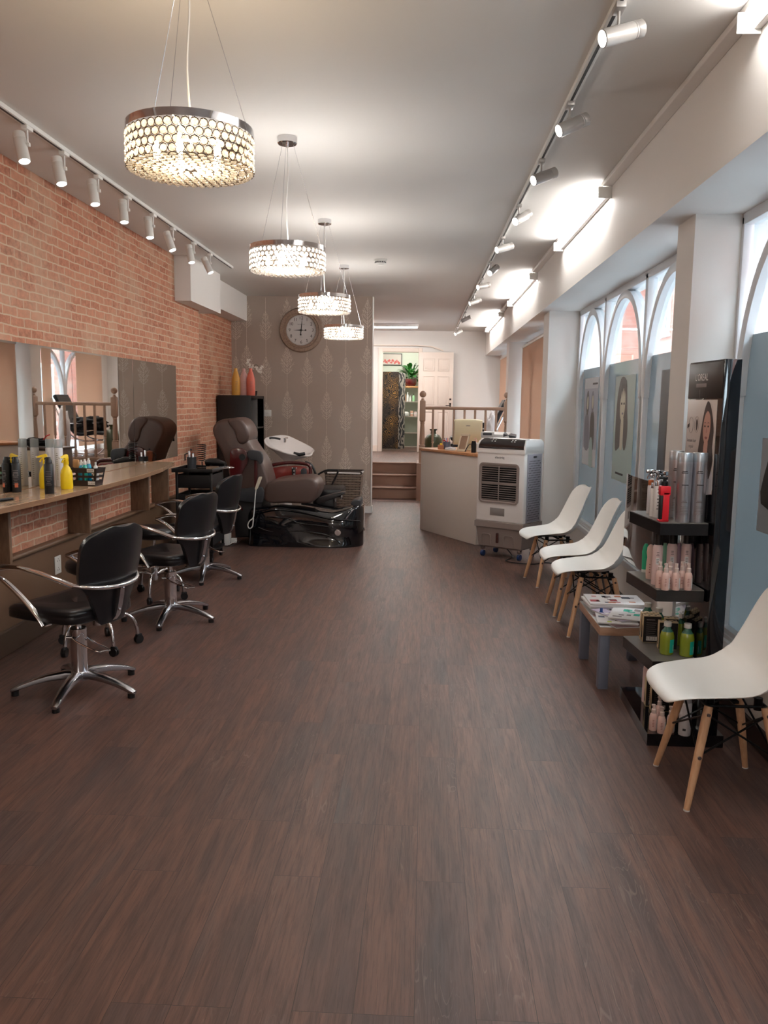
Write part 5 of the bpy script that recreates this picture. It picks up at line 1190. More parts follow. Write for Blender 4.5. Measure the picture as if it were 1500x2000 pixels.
# till printer / card terminal behind the cooler top
p = dk(970, .30); t = thing('cash_register', 'grey till with display and black hood behind the cooler', 'till', tuple(p), R(-8))
GRT = mat('light_grey_casing', (196, 196, 194), .4, noise=.02)
zt_ = at(960, 843, 'y', p.y).z-ZD
MB().loft([[(-.16, -.13, z), (.13, -.13, z), (.15, .15, z), (-.16, .15, z)] for z in (0, zt_-.05)]+[[(-.15, -.12, zt_-.02), (.12, -.12, zt_-.03), (.14, .14, zt_-.01), (-.15, .14, zt_)]]).build('casing', GRT, t)
MB().rbox(-.165, -.03, -.14, -.04, zt_-.055, zt_, .006).build('display', GRT, t); MB().box(-.145, -.05, -.1415, -.139, zt_-.035, zt_-.01).build('display_glass', DKGREY, t, smooth=False)
MB().loft([[(.07, -.13, zt_-.06), (.07, .14, zt_-.06), (.07, .14, zt_-.005), (.07, -.13, zt_-.02)], [(.2, -.11, zt_-.06), (.2, .13, zt_-.06), (.2, .13, zt_-.03), (.2, -.11, zt_-.045)]]).build('paper_hood', DKGREY, t)
q = MB()
for i in range(5):
    for j in range(3): q.rbox(-.13+i*.022, -.115+i*.022, -.142, -.131, .03+j*.02, .043+j*.02, .002)
q.build('keys', DKGREY, t); t['label'] = 'grey till with display and black hood behind the cooler'
# ---- air cooler
c0 = Vector((.515, 8.07, 0)); cx = Vector((.814, -.581, 0)); cx.normalize(); cy = Vector((-cx.y, cx.x, 0))
MC = Matrix((cx, cy, Vector((0, 0, 1)))).transposed().to_4x4()
t = thing('air_cooler', 'white and grey wheeled air cooler with louvred front beside the desk', 'cooler', tuple(c0), math.atan2(cx.y, cx.x))
W_, D_, ZT = .53, .37, 1.165
COOLW = mat('cooler_white', (228, 222, 218), .35, noise=.01)
def ring_(z, i=0, f=0): return [(i, i-f, z), (W_-i, i-f, z), (W_-i, D_-i, z), (i, D_-i, z)]
q = MB().rbox(0, W_, 0, D_, .36, 1.12, .018, 3); q.loft([[(.0, -.006, 1.03), (W_, -.006, 1.03), (W_, D_, 1.03), (0, D_, 1.03)], [(.0, -.008, 1.10), (W_, -.008, 1.10), (W_, D_, 1.10), (0, D_, 1.10)], [(.006, .02, 1.14), (W_-.006, .02, 1.14), (W_-.006, D_, 1.14), (.006, D_, 1.14)], [(.02, .05, ZT), (W_-.02, .05, ZT), (W_-.02, D_-.02, ZT), (.02, D_-.02, ZT)]])
q.build('housing', COOLW, t)
MB().loft([[(.02, -.010, 1.075), (W_-.012, -.010, 1.075), (W_-.012, -.006, 1.075), (.02, -.006, 1.075)], [(.024, -.010, 1.105), (W_-.012, -.010, 1.105), (W_-.012, -.004, 1.105), (.024, -.004, 1.105)], [(.034, .014, 1.145), (W_-.016, .014, 1.145), (W_-.016, .02, 1.142), (.034, .02, 1.142)], [(.05, .045, 1.169), (W_-.03, .045, 1.169), (W_-.03, .05, 1.166), (.05, .05, 1.166)], [(.05, .13, 1.169), (W_-.03, .13, 1.169), (W_-.03, .13, 1.163), (.05, .13, 1.163)]]).build('control_panel', mat('gloss_dark_brown', (30, 22, 22), .15, coat=.5), t)
q = MB()
for X_ in (.16, .375):
    for i in range(2):
        for j in range(2): q.sphere((X_+i*.032, .012+j*.02, 1.145+j*.012), .0075, 8, sc=(1, 1, .6))
q.build('buttons', WHITEPL, t)
text('lettering', 'electriq', .034, DKGREY, frame((W_*.48, -.0005, .99), (1, 0, 0), (0, 0, 1)), t, .0006)
# front grille
q = MB()
def rrect(x0, x1, z0, z1, r, y): 
    out = []
    for cx_, cz_, a0 in ((x1-r, z1-r, 0), (x0+r, z1-r, 90), (x0+r, z0+r, 180), (x1-r, z0+r, 270)):
        for k in range(6): a = R(a0+18*k); out.append(Vector((cx_+r*math.cos(a), y, cz_+r*math.sin(a))))
    return out
g0, g1, gz0, gz1 = .035, .475, .545, .935
q.loft([rrect(g0, g1, gz0, gz1, .04, .0), rrect(g0, g1, gz0, gz1, .04, -.010), rrect(g0+.016, g1-.016, gz0+.016, gz1-.016, .03, -.010), rrect(g0+.022, g1-.022, gz0+.022, gz1-.022, .026, -.004), rrect(g0+.03, g1-.03, gz0+.03, gz1-.03, .02, -.004)], cap=False)
q.build('grille_frame', GREYPL, t)
MB().slab(rrect(g0+.02, g1-.02, gz0+.02, gz1-.02, .024, -.001), (0, .0006, 0)).build('dark_interior', mat('matt_black', (8, 8, 9), .8), t)
q = MB(); nl = 16
for k in range(nl): z = gz0+.036+k*(gz1-gz0-.072)/(nl-1); q.rbox(g0+.028, g1-.028, -.009, -.0025, z-.0028, z+.0028, .001)
q.rbox(g0+.028, g1-.028, -.010, -.0025, (gz0+gz1)/2-.006, (gz0+gz1)/2+.006, .001)
for x in ((g0+g1)/2,): q.rbox(x-.004, x+.004, -.010, -.002, gz0+.03, gz1-.03, .001)
q.build('louvres', GREYPL, t)
MB().rbox(.165, .325, -.003, .0, .425, .50, .001).build('badge_plate', mat('grey_plate', (140, 132, 128), .4, .2), t)
# side filter
q = MB().rbox(W_, W_+.006, .045, D_-.045, .375, 1.03, .003); sp = q.build('side_filter', mat('filter_grey', (150, 146, 154), .45), t)
q = MB()
for i in range(26):
    for j in range(9):
        y = .075+j*.0275+(.0137 if i % 2 else 0); z = .40+i*.0225
        if y < D_-.07: q.prism([(0, -.008), (.007, 0), (0, .008), (-.007, 0)], 0, .0012, 0, Matrix.Translation((W_+.0062, y, z)) @ Matrix.Rotation(R(90), 4, 'Y') @ Matrix.Rotation(R(20), 4, 'Z'))
q.build('vent_holes', mat('vent_shadow', (74, 68, 76), .7), sp, smooth=False)
MB().rbox(W_+.006, W_+.011, D_/2-.03, D_/2+.03, .995, 1.012, .002).build('filter_grip', DKGREY, sp)
# tank
q = MB().loft([[(i, i, z), (W_-i, i, z), (W_-i, D_-i, z), (i, D_-i, z)] for z, i in ((.10, .045), (.115, .028), (.30, .008), (.305, -.006), (.36, -.006), (.365, .004))]); q.build('water_tank', GREYPL, t)
q = MB()
for x in (.12, .37):
    P = [(x-.055, .012), (x-.05, .0), (x-.04, 0)]
    q.tube(catmull([(x-.055, .018, .13), (x-.05, .012, .21), (x-.04, .009, .232), (x, .009, .236), (x+.04, .009, .232), (x+.05, .012, .21), (x+.055, .018, .13)], 3), .004, 6)
q.build('tank_ribs', GREYPL, t)
MB().rbox(.235, .262, -.001, .02, .155, .255, .008).build('water_gauge', mat('gauge_brown', (70, 40, 36), .2), t)
BLUEW = mat('blue_castor_wheel', (24, 50, 96), .3)
for x in (.06, W_-.06):
    for y in (.06, D_-.06):
        q = MB().rbox(x-.018, x+.018, y-.018, y+.018, .07, .108, .004); q.cyl((x, y, .04), (x, y, .08), .008, seg=8); fk = q.build('castor_fork', SATIN, t)
        MB().cyl((x-.013, y-.0, .0305), (x+.013, y+.0, .0305), .030, seg=20).build('castor_wheel', BLUEW, fk)
tag(MB().tube(catmull([(.80, 8.25, .10), (.88, 7.98, .02), (.80, 7.78, .008), (1.02, 7.66, .006), (1.2, 7.75, .006), (1.42, 7.55, .006)], 6), .005, 8).build('power_cable', BLKPL), 'thin black cable trailing on the floor under the cooler', 'cable')
# ---- store room contents
CARP = bpy.data.materials.new('black_gold_paisley'); CARP.use_nodes = True; nt = CARP.node_tree; b_ = nt.nodes['Principled BSDF']
tc = nt.nodes.new('ShaderNodeTexCoord'); mp = nt.nodes.new('ShaderNodeMapping'); mp.inputs['Scale'].default_value = (1, 1, .8); nt.links.new(tc.outputs['Object'], mp.inputs[0])
vo = nt.nodes.new('ShaderNodeTexVoronoi'); vo.inputs['Scale'].default_value = 11; vo.feature = 'F1'; nt.links.new(mp.outputs[0], vo.inputs['Vector'])
mu = nt.nodes.new('ShaderNodeMath'); mu.operation = 'MULTIPLY'; mu.inputs[1].default_value = 34; nt.links.new(vo.outputs['Distance'], mu.inputs[0]); si = nt.nodes.new('ShaderNodeMath'); si.operation = 'SINE'; nt.links.new(mu.outputs[0], si.inputs[0])
nn = nt.nodes.new('ShaderNodeTexNoise'); nn.inputs['Scale'].default_value = 2.5; nt.links.new(mp.outputs[0], nn.inputs['Vector'])
pc = ramp(nt, nn.outputs['Fac'], [(.45, (86, 70, 62)), (.6, (176, 130, 66))]); nt.links.new(mixc(nt, ramp(nt, si.outputs[0], [(.45, (0, 0, 0)), (.75, (255, 255, 255))]), lin((20, 17, 18)), pc), b_.inputs['Base Color']); b_.inputs['Roughness'].default_value = .6
SILP = bpy.data.materials.new('silver_paisley'); SILP.use_nodes = True; nt = SILP.node_tree; b_ = nt.nodes['Principled BSDF']
tc = nt.nodes.new('ShaderNodeTexCoord'); wv = nt.nodes.new('ShaderNodeTexWave'); wv.inputs['Scale'].default_value = 5; wv.inputs['Distortion'].default_value = 12; nt.links.new(tc.outputs['Object'], wv.inputs['Vector'])
nt.links.new(ramp(nt, wv.outputs['Fac'], [(.4, (40, 38, 48)), (.75, (176, 166, 160))]), b_.inputs['Base Color'])
ys_ = 17.1; a = at(746, 880, 'y', ys_); b = at(777, 880, 'y', ys_); tp = at(760, 726, 'y', ys_).z
t = thing('folding_screen', 'black and gold patterned folding screen inside the store room', 'screen', (a.x-.02, ys_, ZP))
MB().rbox(0, b.x-a.x+.02, -.012, .012, .01, tp-ZP, .003).build('panel', CARP, t)
M = Matrix.Translation((b.x-a.x+.025, 0, 0)) @ Matrix.Rotation(R(58), 4, 'Z'); MB().rbox(0, .22, -.012, .012, .01, tp-ZP-.02, .003, M=M).build('panel', SILP, t, )['label'] = 'silver patterned narrow panel'
p = at(765, 702, 'y', 18.48); t = thing('picture', 'framed red floral picture high on the store room wall', 'picture', (p.x, 18.49, p.z))
MB().rbox(-.23, .23, -.025, .0, -.13, .13, .004).build('frame', BLKPL, t); MB().box(-.215, .215, -.0265, -.025, -.115, .115).build('print', mat('faded_print', (186, 176, 168), .5, noise=.1, nscale=9), t, smooth=False)
q = MB(); g = random.Random(2)
for k in range(15): q.sphere((-.17+k*.024, -.027, -.05+.03*math.sin(k*1.7)), .016+.006*(k % 3), 10, sc=(1, .05, 1))
q.build('flowers', mat('faded_rose', (188, 92, 88), .6), t)
# shelves
SHW = mat('shelf_edge_grey', (164, 150, 140), .5); PINEW = wood_mat('pine_shelf', (206, 156, 104), (186, 132, 84), (3, 12, 12), .45, 5)
xs0, xs1 = at(786, 800, 'y', 18.2).x, .34
t = thing('shelving_unit', 'open store room shelving below the potted plant', 'shelves', (xs0, 18.25, ZP))
zs_ = [at(800, y, 'y', 18.1).z for y in (754, 784, 813, 845, 872)]
for k, z in enumerate(zs_): MB().rbox(0, xs1-xs0, -.18, .2, z-ZP-(.035 if k == 0 else .018), z-ZP, .003).build('shelf', PINEW if k == 0 else SHW, t)
for x in (0, xs1-xs0-.02): MB().rbox(x, x+.02, .16, .2, 0, zs_[0]-ZP, .002).build('upright', SHW, t)
p = at(801.5, 752, 'y', 18.2)
t = thing('potted_plant', 'leafy green plant in a dark red pot on the top pine shelf', 'plant', (p.x, 18.2, zs_[0]))
MB().lathe([(.0001, 0), (.09, 0), (.13, .04), (.145, .11), (.135, .16), (.125, .16), (.12, .14), (.0001, .13)], 28, cap=False).build('pot', mat('dark_red_glaze', (92, 26, 26), .15, coat=.5), t)
LEAF = mat('glossy_leaf', (34, 104, 34), .3, noise=.25, nscale=8, sub=.05); q = MB(); g = random.Random(11)
for k in range(46):
    a = g.uniform(0, 2*PI); el = g.uniform(.15, 1.3); L1 = g.uniform(.16, .30); d = Vector((math.cos(a)*math.cos(el), math.sin(a)*math.cos(el), math.sin(el))); b0_ = Vector((0, 0, .15))+d*g.uniform(.06, .28); sd = d.cross(Vector((0, 0, 1))).normalized(); up_ = sd.cross(d).normalized(); rows = []
    for i in range(7):
        s = i/6; w_ = math.sin(PI*min(1, s*.92+.06))**.8*L1*.22; c_ = b0_+d*L1*s-Vector((0, 0, 1))*L1*.45*s*s; rows.append([c_-sd*w_+up_*w_*.25, c_, c_+sd*w_+up_*w_*.25])
    q.grid(rows)
q.v = [(v[0], min(v[1], .22), v[2]) for v in q.v]; lf = q.build('leaves', LEAF, t, ang=80); q = MB()
for k in range(9): a = 2*PI*k/9; q.tube(catmull([(.03*math.cos(a), .03*math.sin(a), .13), (.06*math.cos(a), .06*math.sin(a), .28), (.12*math.cos(a), .12*math.sin(a), .40)], 3), .006, 6)
q.build('stems', LEAF, t)
def stick(px_, z, h, r, m_, label, cm=None, cat='bottle', y=18.12):
    p = at(px_, 790, 'y', y); t = thing('shelf_bottle', label, cat, (p.x, y, z), 0, 'toiletries on the store room shelves')
    MB().lathe([(.0001, 0), (r, 0), (r, h*.62), (r*.45, h*.78), (.0001, h*.78)], 16, cap=False).build('bottle_body', m_, t); MB().lathe([(.0001, h*.76), (r*.42, h*.76), (r*.4, h), (.0001, h)], 12, cap=False).build('cap', cm or m_, t)
stick(790, zs_[1], .22, .035, mat('tan_bottle', (176, 140, 116), .4), 'tan bottle with dark top, leftmost on the store room shelf', BLKPL)
stick(796, zs_[1], .20, .025, WHITEPL, 'tall white bottle on the store room shelf'); stick(801, zs_[1], .13, .018, PAPER, 'short pale bottle between the white and the green one')
stick(807.5, zs_[1], .17, .028, mat('mint_bottle', (150, 196, 150), .3), 'mint green bottle at the right of the store room shelf', VASEG)
p = at(793, 812, 'y', 18.1); t = thing('white_tub', 'round white tub on the middle store room shelf', 'tub', (p.x, 18.12, zs_[2])); MB().lathe([(.0001, 0), (.06, 0), (.075, .03), (.07, .07), (.03, .10), (.0001, .10)], 24, cap=False).build('tub_body', WHITEPL, t)
for k, (x_, m_, lb) in enumerate(((804, mat('peach_box', (214, 168, 146), .5), 'peach carton next to the white tub'), (811, PINK, 'pink and white carton at the right of the middle store room shelf'))):
    p = at(x_, 812, 'y', 18.1); t = thing('carton', lb, 'box', (p.x, 18.12, zs_[2]), R(8)); MB().rbox(-.028, .028, -.03, .03, 0, .12-.02*k, .002).build('carton_body', m_, t); MB().box(-.029, .029, -.031, -.0302, .05, .07).build('print_band', PAPER, t, smooth=False)
# ================================================================ MAGAZINE TABLE
t = thing('coffee_table', 'small grey coffee table with wood edge under the magazines', 'table', (1.15, 4.54, 0))
GTOP = mat('pale_grey_laminate', (150, 152, 152), .35, noise=.03); GLEG = mat('blue_grey_leg', (104, 110, 126), .45)
MB().rbox(-.21, .135, -.29, .29, .296, .3405, .002).build('edge', wood_mat('edge_veneer', (184, 148, 124), (162, 126, 102), (3, 3, 14), .4, 5), t)
MB().rbox(-.209, .134, -.289, .289, .3405, .342, .0006).build('table_top', GTOP, t)
for sx in (-.205, .08):
    for sy in (-.285, .23): MB().rbox(sx, sx+.052, sy, sy+.052, 0, .296, .002).build('leg', GLEG, t)
def magazine(loc, rz, w, h, th, cover, label, extra=None, tilt=(0, 0)):
    t = thing('magazine', label, 'magazine', loc, rz, 'magazines on the small table'); t.rotation_euler = (R(tilt[0]), R(tilt[1]), rz)
    q = MB()
    for k in range(3): q.box(-w/2+.001*k, w/2-.001*(2-k), -h/2, h/2-.001*k, th*k/3, th*(k+.9)/3)
    q.build('pages', PAPER, t, smooth=False)
    c_ = MB().box(-w/2-.001, w/2+.001, -h/2-.001, h/2+.001, th, th+.0008); c_.build('cover', cover, t, smooth=False)
    g = random.Random(int(w*9e3+h*1e4)+int(abs(rz)*100))
    for m_ in (extra or [GREYINK]):
        q = MB()
        for k in range(4):
            x = g.uniform(-w/2+.01, w/2-.06); y = g.uniform(-h/2+.01, h/2-.06); a_ = g.uniform(.02, .05); b_ = g.uniform(.01, .05); q.box(x, x+a_, y, y+b_, th+.0008, th+.0014)
        q.build('cover_print', m_, t, smooth=False)
    return t
MAG = [mat('cover_white', (214, 212, 212), .3), mat('cover_plum', (96, 56, 62), .3), mat('cover_silver', (176, 178, 184), .2), mat('cover_lilac', (176, 164, 186), .3)]
OR_ = mat('print_orange', (176, 104, 66), .4); LIME = mat('print_lime', (180, 196, 60), .4); NV = mat('print_navy', (48, 54, 72), .4); DR = mat('print_red', (170, 60, 70), .4)
z0 = .3425
mags = [((1.08, 4.38, z0), 15, .20, .27, .006, 1, [GREYINK], 'plum magazine poking out at the bottom of the near stack'), ((1.06, 4.42, z0+.008), -8, .21, .29, .006, 0, [LIME, NV], 'white leaflet with a lime green patch on the near stack'), ((1.10, 4.46, z0+.016), 24, .21, .28, .005, 3, [GREYINK, PAPER], 'lilac and white leaflet fanned over the lime one'), ((1.14, 4.44, z0+.023), -20, .20, .26, .004, 0, [TEAL, GREYINK], 'white booklet with a teal print on top of the near stack'),
        ((1.11, 4.69, z0), 3, .30, .23, .010, 1, [OR_], 'plum covered magazine at the bottom of the far stack'), ((1.11, 4.69, z0+.012), -3, .29, .23, .012, 2, [GREYINK], 'silver spined magazine in the middle of the far stack'), ((1.10, 4.685, z0+.026), 2, .31, .23, .010, 0, [NV, OR_], 'glossy white magazine just below the top of the far stack'), ((1.11, 4.69, z0+.038), -1, .31, .235, .008, 0, [OR_, NV, DR, GREYINK], 'open magazine with coloured pictures on top of the far stack')]
for l_, rz, w_, h_, th, c_, ex, lb in mags: magazine(l_, R(rz), w_, h_, th, MAG[c_], lb, ex)
p = at(1174, 1203, 'z', .342); t = thing('nail_polish_bottle', 'small blue glass bottle on the corner of the magazine table', 'bottle', tuple(p))
MB().rbox(-.013, .013, -.013, .013, 0, .024, .004).build('bottle_body', mat('cobalt_glass', (26, 60, 130), .1, coat=.6), t); MB().lathe([(.0001, .024), (.008, .024), (.0075, .045), (.0001, .046)], 12, cap=False).build('cap', mat('blue_cap', (40, 80, 150), .3), t)
# ================================================================ PRODUCT DISPLAY STAND
Nn = Vector((1.255, 3.565, 0)); Ff = Vector((1.225, 3.93, 0)); u_ = (Nn-Ff).normalized(); n_ = Vector((u_.y, -u_.x, 0))   # n_ points to the aisle
if n_.x > 0: n_ = -n_
t = STAND = thing('display_stand', 'black product display stand with shelves and hair poster in front of the pillar', 'stand', (1.2, 3.75, 0))
MS = frame(Ff, u_, (0, 0, 1))   # local x along the face, y up, z = x cross y
zn = MS.to_3x3() @ Vector((0, 0, 1)); sg = 1 if zn.dot(n_) > 0 else -1
Wp = (Nn-Ff).length
def face(x0, x1, y0, y1, d0, d1, r=.002): return MB().rbox(x0, x1, y0, y1, min(sg*d0, sg*d1), max(sg*d0, sg*d1), r, M=MS)
wpart(face(0, Wp, .05, 1.70, -.075, 0, .003), 'back_panel', GLOSSBLK, t, 'gloss black upright panel')
wpart(face(.004, Wp-.006, 1.535, 1.692, .0005, .0025), 'header_board', mat('dark_brown_header', (46, 40, 38), .35), t)
wpart(MB().prism([(1.012, 3.535), (1.345, 3.535), (1.345, 4.15), (1.035, 4.15)], 0, .055), 'base', GLOSSBLK, t)
for z in (.995, .697, .37):
    q = MB().prism([(1.036, 3.60), (1.243, 3.60), (1.222, 4.02), (1.000, 3.995)], z-.055, z-.004); wpart(q, 'shelf', SHELFB, t)
    q = MB().prism([(1.037, 3.601), (1.242, 3.601), (1.221, 4.019), (1.001, 3.994)], z-.004, z); wpart(q, 'shelf_surface', SHELFTOP, t)
wpart(MB().prism([(1.236, 4.02), (1.222, 4.2), (1.208, 4.4), (1.199, 4.6), (1.197, 4.75), (1.202, 4.86), (1.208, 4.94), (1.216, 4.94), (1.21, 4.86), (1.205, 4.75), (1.207, 4.6), (1.216, 4.4), (1.230, 4.2), (1.244, 4.02)], .60, 1.10), 'side_panel', mat('gloss_brown_black', (26, 22, 21), .03, coat=1, spec=1), t, 'glossy side wing')
# poster on the stand
PB = [.0, .0, Wp, .0]
px0, px1, py0, py1 = .01, Wp-.045, 1.12, 1.53
wpart(face(px0, px1, py0, py1, .0005, .0022, .0004), 'poster', mat('poster_white', (196, 184, 178), .3), t, 'white hair poster')
def poly(pts, d, m_, name, par=None, res=3, x0=px0, x1=px1, y0=py0, y1=py1, M=MS, s=None):
    s = sg if s is None else s
    P = smoothc([(x0+(x1-x0)*a, y0+(y1-y0)*b, 0) for a, b in pts], res) if res > 1 else [Vector((x0+(x1-x0)*a, y0+(y1-y0)*b, 0)) for a, b in pts]
    q = MB().prism([(p.x, p.y) for p in P], min(s*d, s*(d+.0006)), max(s*d, s*(d+.0006)), M=M); return wpart(q, name, m_, par or STAND, smooth=False)
HAIR = mat('print_brown_hair', (62, 46, 42), .4, noise=.15, nscale=60); HAIR2 = mat('print_dark_hair', (74, 66, 62), .4, noise=.2, nscale=50); SKIN = mat('print_skin', (196, 150, 134), .4); SKIN2 = mat('print_pale_skin', (206, 202, 182), .4); LIP = mat('print_lip', (150, 84, 80), .4); SHIRT = mat('print_shirt', (206, 204, 208), .4)
poly([(.40, 0), (.42, .12), (.48, .26), (.62, .36), (.80, .34), (.97, .22), (.97, 0)], .0023, SHIRT, 'poster_shirt')
poly([(.72, .985), (.80, .94), (.90, .80), (.95, .66), (.93, .50), (.97, .36), (.92, .22), (.86, .16), (.82, .30), (.62, .34), (.66, .16), (.70, .04), (.60, .10), (.50, .24), (.46, .40), (.50, .56), (.55, .72), (.60, .86), (.66, .95)], .0030, HAIR, 'poster_hair')
poly([(.63, .58), (.60, .70), (.64, .82), (.73, .88), (.82, .82), (.84, .70), (.80, .58), (.72, .52)], .0037, SKIN, 'poster_face')
poly([(.66, .54), (.64, .40), (.58, .34), (.66, .20), (.72, .06), (.78, .22), (.84, .36), (.78, .42), (.78, .56)], .0034, SKIN, 'poster_neck')
poly([(.67, .595), (.72, .607), (.77, .595), (.72, .578)], .0044, LIP, 'poster_lips')
for cx_ in (.665, .775):
    poly([(cx_-.028, .715), (cx_, .727), (cx_+.028, .715), (cx_, .705)], .0044, HAIR, 'poster_eye'); poly([(cx_-.035, .748), (cx_, .760), (cx_+.035, .748), (cx_, .753)], .0044, HAIR, 'poster_brow')
poly([(.71, .655), (.72, .70), (.735, .655), (.72, .645)], .0044, mat('print_nose', (176, 128, 114), .4), 'poster_nose')
poly([(.33, .74), (.36, .79), (.40, .74), (.36, .66)], .0024, HAIR, 'poster_round_photo'); poly([(.03, .72), (.10, .74), (.10, .70), (.03, .68)], .0024, HAIR, 'poster_round_photo', res=1)
q = MB()
for cx_, cy_, r_ in ((.36, .73, .085), (.16, .72, .085)): q.tube([MS @ Vector((px0+(px1-px0)*cx_+.024*math.cos(a), py0+(py1-py0)*cy_+.036*math.sin(a), sg*.0026)) for a in [2*PI*k/24 for k in range(24)]], .0006, 4, closed=True)
wpart(q, 'poster_rings', GREYINK, t)
def TMs(x, y, d=.003): 
    return frame(MS @ Vector((x, y, sg*d)), u_, (0, 0, 1))
def stext(name, body, size, m_, x, y, d, sx=1.0, par=None):
    o = text(name, body, size, m_, TMs(x, y, d), None, .0002, sx=sx); o.data.transform(Matrix.Translation(-STAND.location)); o.parent = STAND; return o
stext('lettering', "L'OREAL", .044, PAPER, Wp*.40, 1.628, .0028, .82)
wpart(face(Wp*.25, Wp*.55, 1.585, 1.602, .0026, .0032, .0002), 'header_bar', GREYINK, t); wpart(face(Wp*.36, Wp*.37, 1.535, 1.575, .0026, .0032, .0002), 'header_stroke', GREYINK, t)
stext('poster_lettering', 'instant hair', .022, GREYINK, px0+.065, 1.345, .0026); stext('poster_lettering', 'repair', .022, GREYINK, px0+.062, 1.318, .0026); stext('poster_lettering', 'PROFIBER', .021, GREYINK, px0+.062, 1.278, .0026)
q = MB().rbox(px0+.02, px0+.105, 1.260, 1.2625, min(sg*.0024, sg*.003), max(sg*.0024, sg*.003), .0002, M=MS)
for k, w_ in enumerate((.06, .075, .09, .03)): q.box(px0+.062-w_/2, px0+.062+w_/2, 1.225-k*.013, 1.228-k*.013, min(sg*.0024, sg*.003), max(sg*.0024, sg*.003), M=MS)
wpart(q, 'poster_text_lines', GREYINK, t, smooth=False)
# products
def shelfpt(px_, py_, z): return tuple(at(px_, py_, 'z', z))
Z1, Z2, Z3, Z4 = .995, .697, .37, .055
for (px_, py_), lb in (((1360, 1019), 'tall silver hairspray can, rightmost of the three on the top shelf'), ((1331, 1019), 'tall silver hairspray can, middle of the three on the top shelf'), ((1315, 1010), 'tall silver hairspray can, left and rear of the three on the top shelf')):
    t = aero('hairspray_can', shelfpt(px_, py_, Z1), lb, 'can', .0325, .305, SILVER, mat('matt_silver_cap', (176, 182, 188), .35, .7), 'tall silver cans on the display stand', .04, cap_r=1.0, shoulder=False)
    wrapmarks(t, .0325, .225, 2, .007, CA-.75, CA+.3, INK, 3, .0018); wrapmarks(t, .0325, .165, 1, .007, CA-.8, CA+.6, INK, 3, .0018); wrapmarks(t, .0325, .095, 2, .006, CA-.6, CA+.4, GREYINK, 3, .0014); wrapmarks(t, .0325, .07, 6, .007, CA-.6, CA+.5, GREYINK, 5, .0008)
p = at(1294, 1018, 'z', Z1); t = thing('spray_bottle', 'red spray bottle with black pump at the front of the top shelf', 'bottle', tuple(p))
MB().rbox(-.019, .019, -.016, .016, 0, .130, .006).build('bottle_body', BLKPL, t); MB().rbox(-.008, .020, -.020, -.014, 0, .13, .003).rbox(-.022, .022, -.020, .018, 0, .01, .004).rbox(-.022, .024, -.020, .018, .115, .158, .006).build('sleeve', RED, t)
MB().lathe([(.0001, .158), (.014, .158), (.014, .176), (.008, .18), (.008, .195), (.0001, .195)], 16, cap=False).box(-.026, .01, -.006, .006, .186, .197).build('pump', BLKPL, t)
for k, (px_, py_, r_, h_, bm_, cm_, lb) in enumerate(((1268, 1003, .014, .16, SILVERW, mat('copper_cap', (170, 92, 52), .3, .6), 'slim white tube with copper cap, far left on the top shelf'), (1274, 1008, .014, .155, PAPER, SATIN, 'slim white and black tube beside the copper-capped one'), (1283, 1010, .019, .17, PAPER, SATIN, 'white lettered bottle between the slim tubes and the red spray bottle'))):
    t = aero('styling_tube', shelfpt(px_, py_, Z1), lb, 'bottle', r_, h_, bm_, cm_, 'slim bottles on the top shelf', .025)
    wraplabel(t, r_, .02, .10, CA-.1, CA+.45, INK, 'label_stripe') if k < 2 else wrapmarks(t, r_, .13, 7, .015, CA-.5, CA+.1, INK, 9, .002)
for k, (px_, py_) in enumerate(((1273, 995), (1290, 997), (1302, 1000))):
    p = at(px_, py_, 'z', Z1); t = thing('trigger_bottle', ['clear spray bottle with silver trigger head, left rear of the top shelf', 'clear spray bottle with silver trigger head, middle rear of the top shelf', 'clear spray bottle with silver trigger head, directly behind the red bottle'][k], 'bottle', (p.x, p.y+.02, Z1), R(20*k), 'silver trigger bottles at the back of the top shelf')
    MB().lathe([(.0001, 0), (.018, 0), (.018, .13), (.009, .145), (.009, .155), (.0001, .155)], 18, cap=False).build('bottle_body', SILVERW, t); MB().rbox(-.012, .012, -.01, .01, .155, .175, .003).rbox(-.03, .014, -.008, .008, .175, .195, .005).tube([(-.012, 0, .178), (-.022, 0, .16), (-.024, 0, .148)], .003, 6).build('trigger_head', CHROME, t)
def pinktall(px_, py_, z, label, sc_=1):
    t = thing('shampoo_bottle', label, 'bottle', shelfpt(px_, py_, z), 0, 'tall pink bottles with black caps')
    MB().lathe([(.0001, 0), (.0215, 0), (.0225, .003), (.0225, .165), (.020, .178), (.014, .184), (.0001, .184)], 24, cap=False).build('bottle_body', PINK, t); MB().lathe([(.0001, .182), (.0155, .182), (.0155, .232), (.0001, .233)], 20, cap=False).build('cap', BLKPL, t)
    wrapmarks(t, .0225, .15, 3, .007, CA-.6, CA+.2, INK, 4, .0011); wraplabel(t, .0225, .095, .125, CA-.55, CA+.15, PAPER, 'printed_panel'); wrapmarks(t, .0225, .118, 3, .007, CA-.45, CA+.05, INK, 6, .001); return t
pinktall(1281, 1141, Z2, 'tall pink bottle with black cap, left one on the middle shelf'); pinktall(1309, 1138, Z2, 'tall pink bottle with black cap, centre one on the middle shelf'); pinktall(1337, 1138, Z2, 'tall pink bottle with black cap, right one on the middle shelf')
